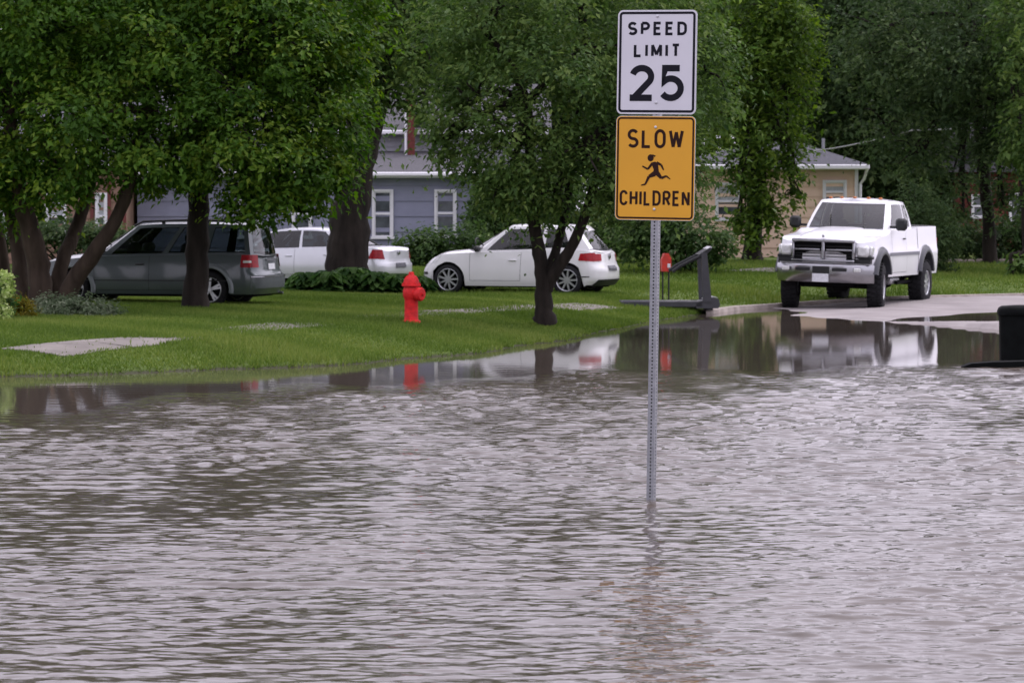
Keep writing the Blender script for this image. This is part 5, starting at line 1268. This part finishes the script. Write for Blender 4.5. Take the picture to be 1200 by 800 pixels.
def ribbon(mb, pts, th, y):
    q_ = [pts[0]]
    for p in pts[1:]:
        if math.hypot(p[0] - q_[-1][0], p[1] - q_[-1][1]) > 1e-4: q_.append(p)
    pts = [Vector(p) for p in q_]; L_ = []; R_ = []
    for i, p in enumerate(pts):
        d0 = (p - pts[i - 1]).normalized() if i else (pts[1] - p).normalized(); d1 = (pts[i + 1] - p).normalized() if i < len(pts) - 1 else d0
        n0 = Vector((-d0.y, d0.x)); n1 = Vector((-d1.y, d1.x)); m_ = (n0 + n1)
        m_ = n0 if m_.length < .2 else m_.normalized(); k = min(1 / max(.3, m_.dot(n0)), 1.45) * th / 2
        L_.append(p + m_ * k); R_.append(p - m_ * k)
    n = len(pts)
    mb.add([(p.x, y, p.y) for p in L_] + [(p.x, y, p.y) for p in R_], [(i, i + 1, n + i + 1, n + i) for i in range(n - 1)])
def write(parent, name, text, cx, z0, h, th, mt, y, gap=.26, sxf=1.0):
    """letters as thin flat strokes on the plate, one mesh per letter"""
    hh = h - th; ws = [GL[c][0] * hh * sxf for c in text]; total = sum(ws) + (gap * hh * sxf + th) * (len(text) - 1) + th
    x = cx - total / 2 + th / 2
    for i, c in enumerate(text):
        mb = MB()
        for j, st in enumerate(GL[c][1]): ribbon(mb, [(x + p[0] * hh * sxf, z0 + th / 2 + p[1] * hh) for p in st], th, y - .0004 * j)
        mb.build(name, mt, parent, smooth=0); x += ws[i] + gap * hh * sxf + th
def plate(name, cz, w_, h_, face_m, print_m, bt, bi):
    yb = -hw - .004; mb = MB(); pol = rr_poly(w_ / 2, h_ / 2, .04)
    Mp = Matrix.Translation((0, 0, 0)); mb.prism(pol, yb - .003, yb); pl = mb.build(name, M['alu'], sn, smooth=0, loc=(0, 0, cz)); fixn(pl)
    y = yb - .0042
    mb = MB(); pol = rr_poly(w_ / 2 - .003, h_ / 2 - .003, .037); mb.add([(x, y, z) for x, z in pol], [tuple(range(len(pol)))]); mb.build('face_sheet', face_m, pl, smooth=0)
    mb = MB(); ringmesh(mb, w_ / 2 - bi, h_ / 2 - bi, .034 - bi * .4, bt, y - .0012); mb.build('border', print_m, pl, smooth=0)
    return pl, y - .0012
H1 = .762; c1 = 3.575 - H1 / 2; c2 = c1 - H1 - .012
p1, yy = plate('speed_plate', c1, .61, H1, M['sign_white'], M['sign_black'], .018, .013)
write(p1, 'letter', 'SPEED', .0, .195, .100, .0205, M['sign_black'], yy, .28, 1.18)
write(p1, 'letter', 'LIMIT', .0, .035, .100, .0205, M['sign_black'], yy, .27, 1.17)
write(p1, 'digit', '25', .0, -.285, .265, .048, M['sign_black'], yy, .12, 1.14)
p2, yy = plate('warning_plate', c2, .61, H1, M['sign_yellow'], M['sign_maroon'], .013, .010)
write(p2, 'letter', 'SLOW', .0, .145, .140, .0225, M['sign_maroon'], yy, .20, .98)
write(p2, 'letter', 'CHILDREN', .0, -.275, .112, .0185, M['sign_maroon'], yy, .17, .86)
# running child pictogram
mb = MB()
hx, hz = -.035, .075
c_ = arc(hx, hz, .024, .026, 0, 360, 16)[:-1]; mb.add([(x, yy, z) for x, z in c_], [tuple(range(len(c_)))])
mb.add([(x, yy - .0003, z) for x, z in [(-.018, .100), (.004, .092), (-.004, .080), (-.03, .098)]], [(0, 1, 2, 3)])
tor = [(-.030, .040), (.000, .048), (.022, .036), (.030, -.020), (.036, -.048), (.005, -.052), (-.014, -.045), (-.010, -.010)]
mb.add([(x, yy - .0006, z) for x, z in tor], [tuple(range(len(tor)))])
def limbs(pts, ths):
    for (a, b_), (t0, t1) in zip(zip(pts[:-1], pts[1:]), zip(ths[:-1], ths[1:])):
        a = Vector(a); b_ = Vector(b_); d = (b_ - a).normalized(); n = Vector((-d.y, d.x)); limbs.k += 1; y = yy - .0006 - .00012 * limbs.k
        mb.add([(p.x, y, p.y) for p in (a + n * t0 / 2, b_ + n * t1 / 2, b_ - n * t1 / 2, a - n * t0 / 2)], [(0, 1, 2, 3)])
limbs.k = 0
limbs([(-.022, .034), (-.055, -.008), (-.098, .014)], [.020, .015, .010]); limbs([(.012, .040), (.048, .024), (.066, -.012)], [.022, .016, .010])
limbs([(-.002, -.040), (-.046, -.062), (-.072, -.118), (-.105, -.126)], [.040, .022, .013, .008]); limbs([(.022, -.040), (.050, -.072), (.088, -.056), (.118, -.078)], [.036, .020, .013, .007])
mb.build('pictogram', M['sign_maroon'], p2, smooth=0)
for pl in (p1, p2):
    for z in (.30, -.30) if pl is p2 else (.335, -.295):
        mb = MB(); mb.lathe([(.010, 0), (.010, .005), (.005, .008)], 10, Matrix.Translation((0, yy + .001, z)) @ Matrix.Rotation(R(90), 4, 'X')); mb.build('bolt', M['alu'], pl)
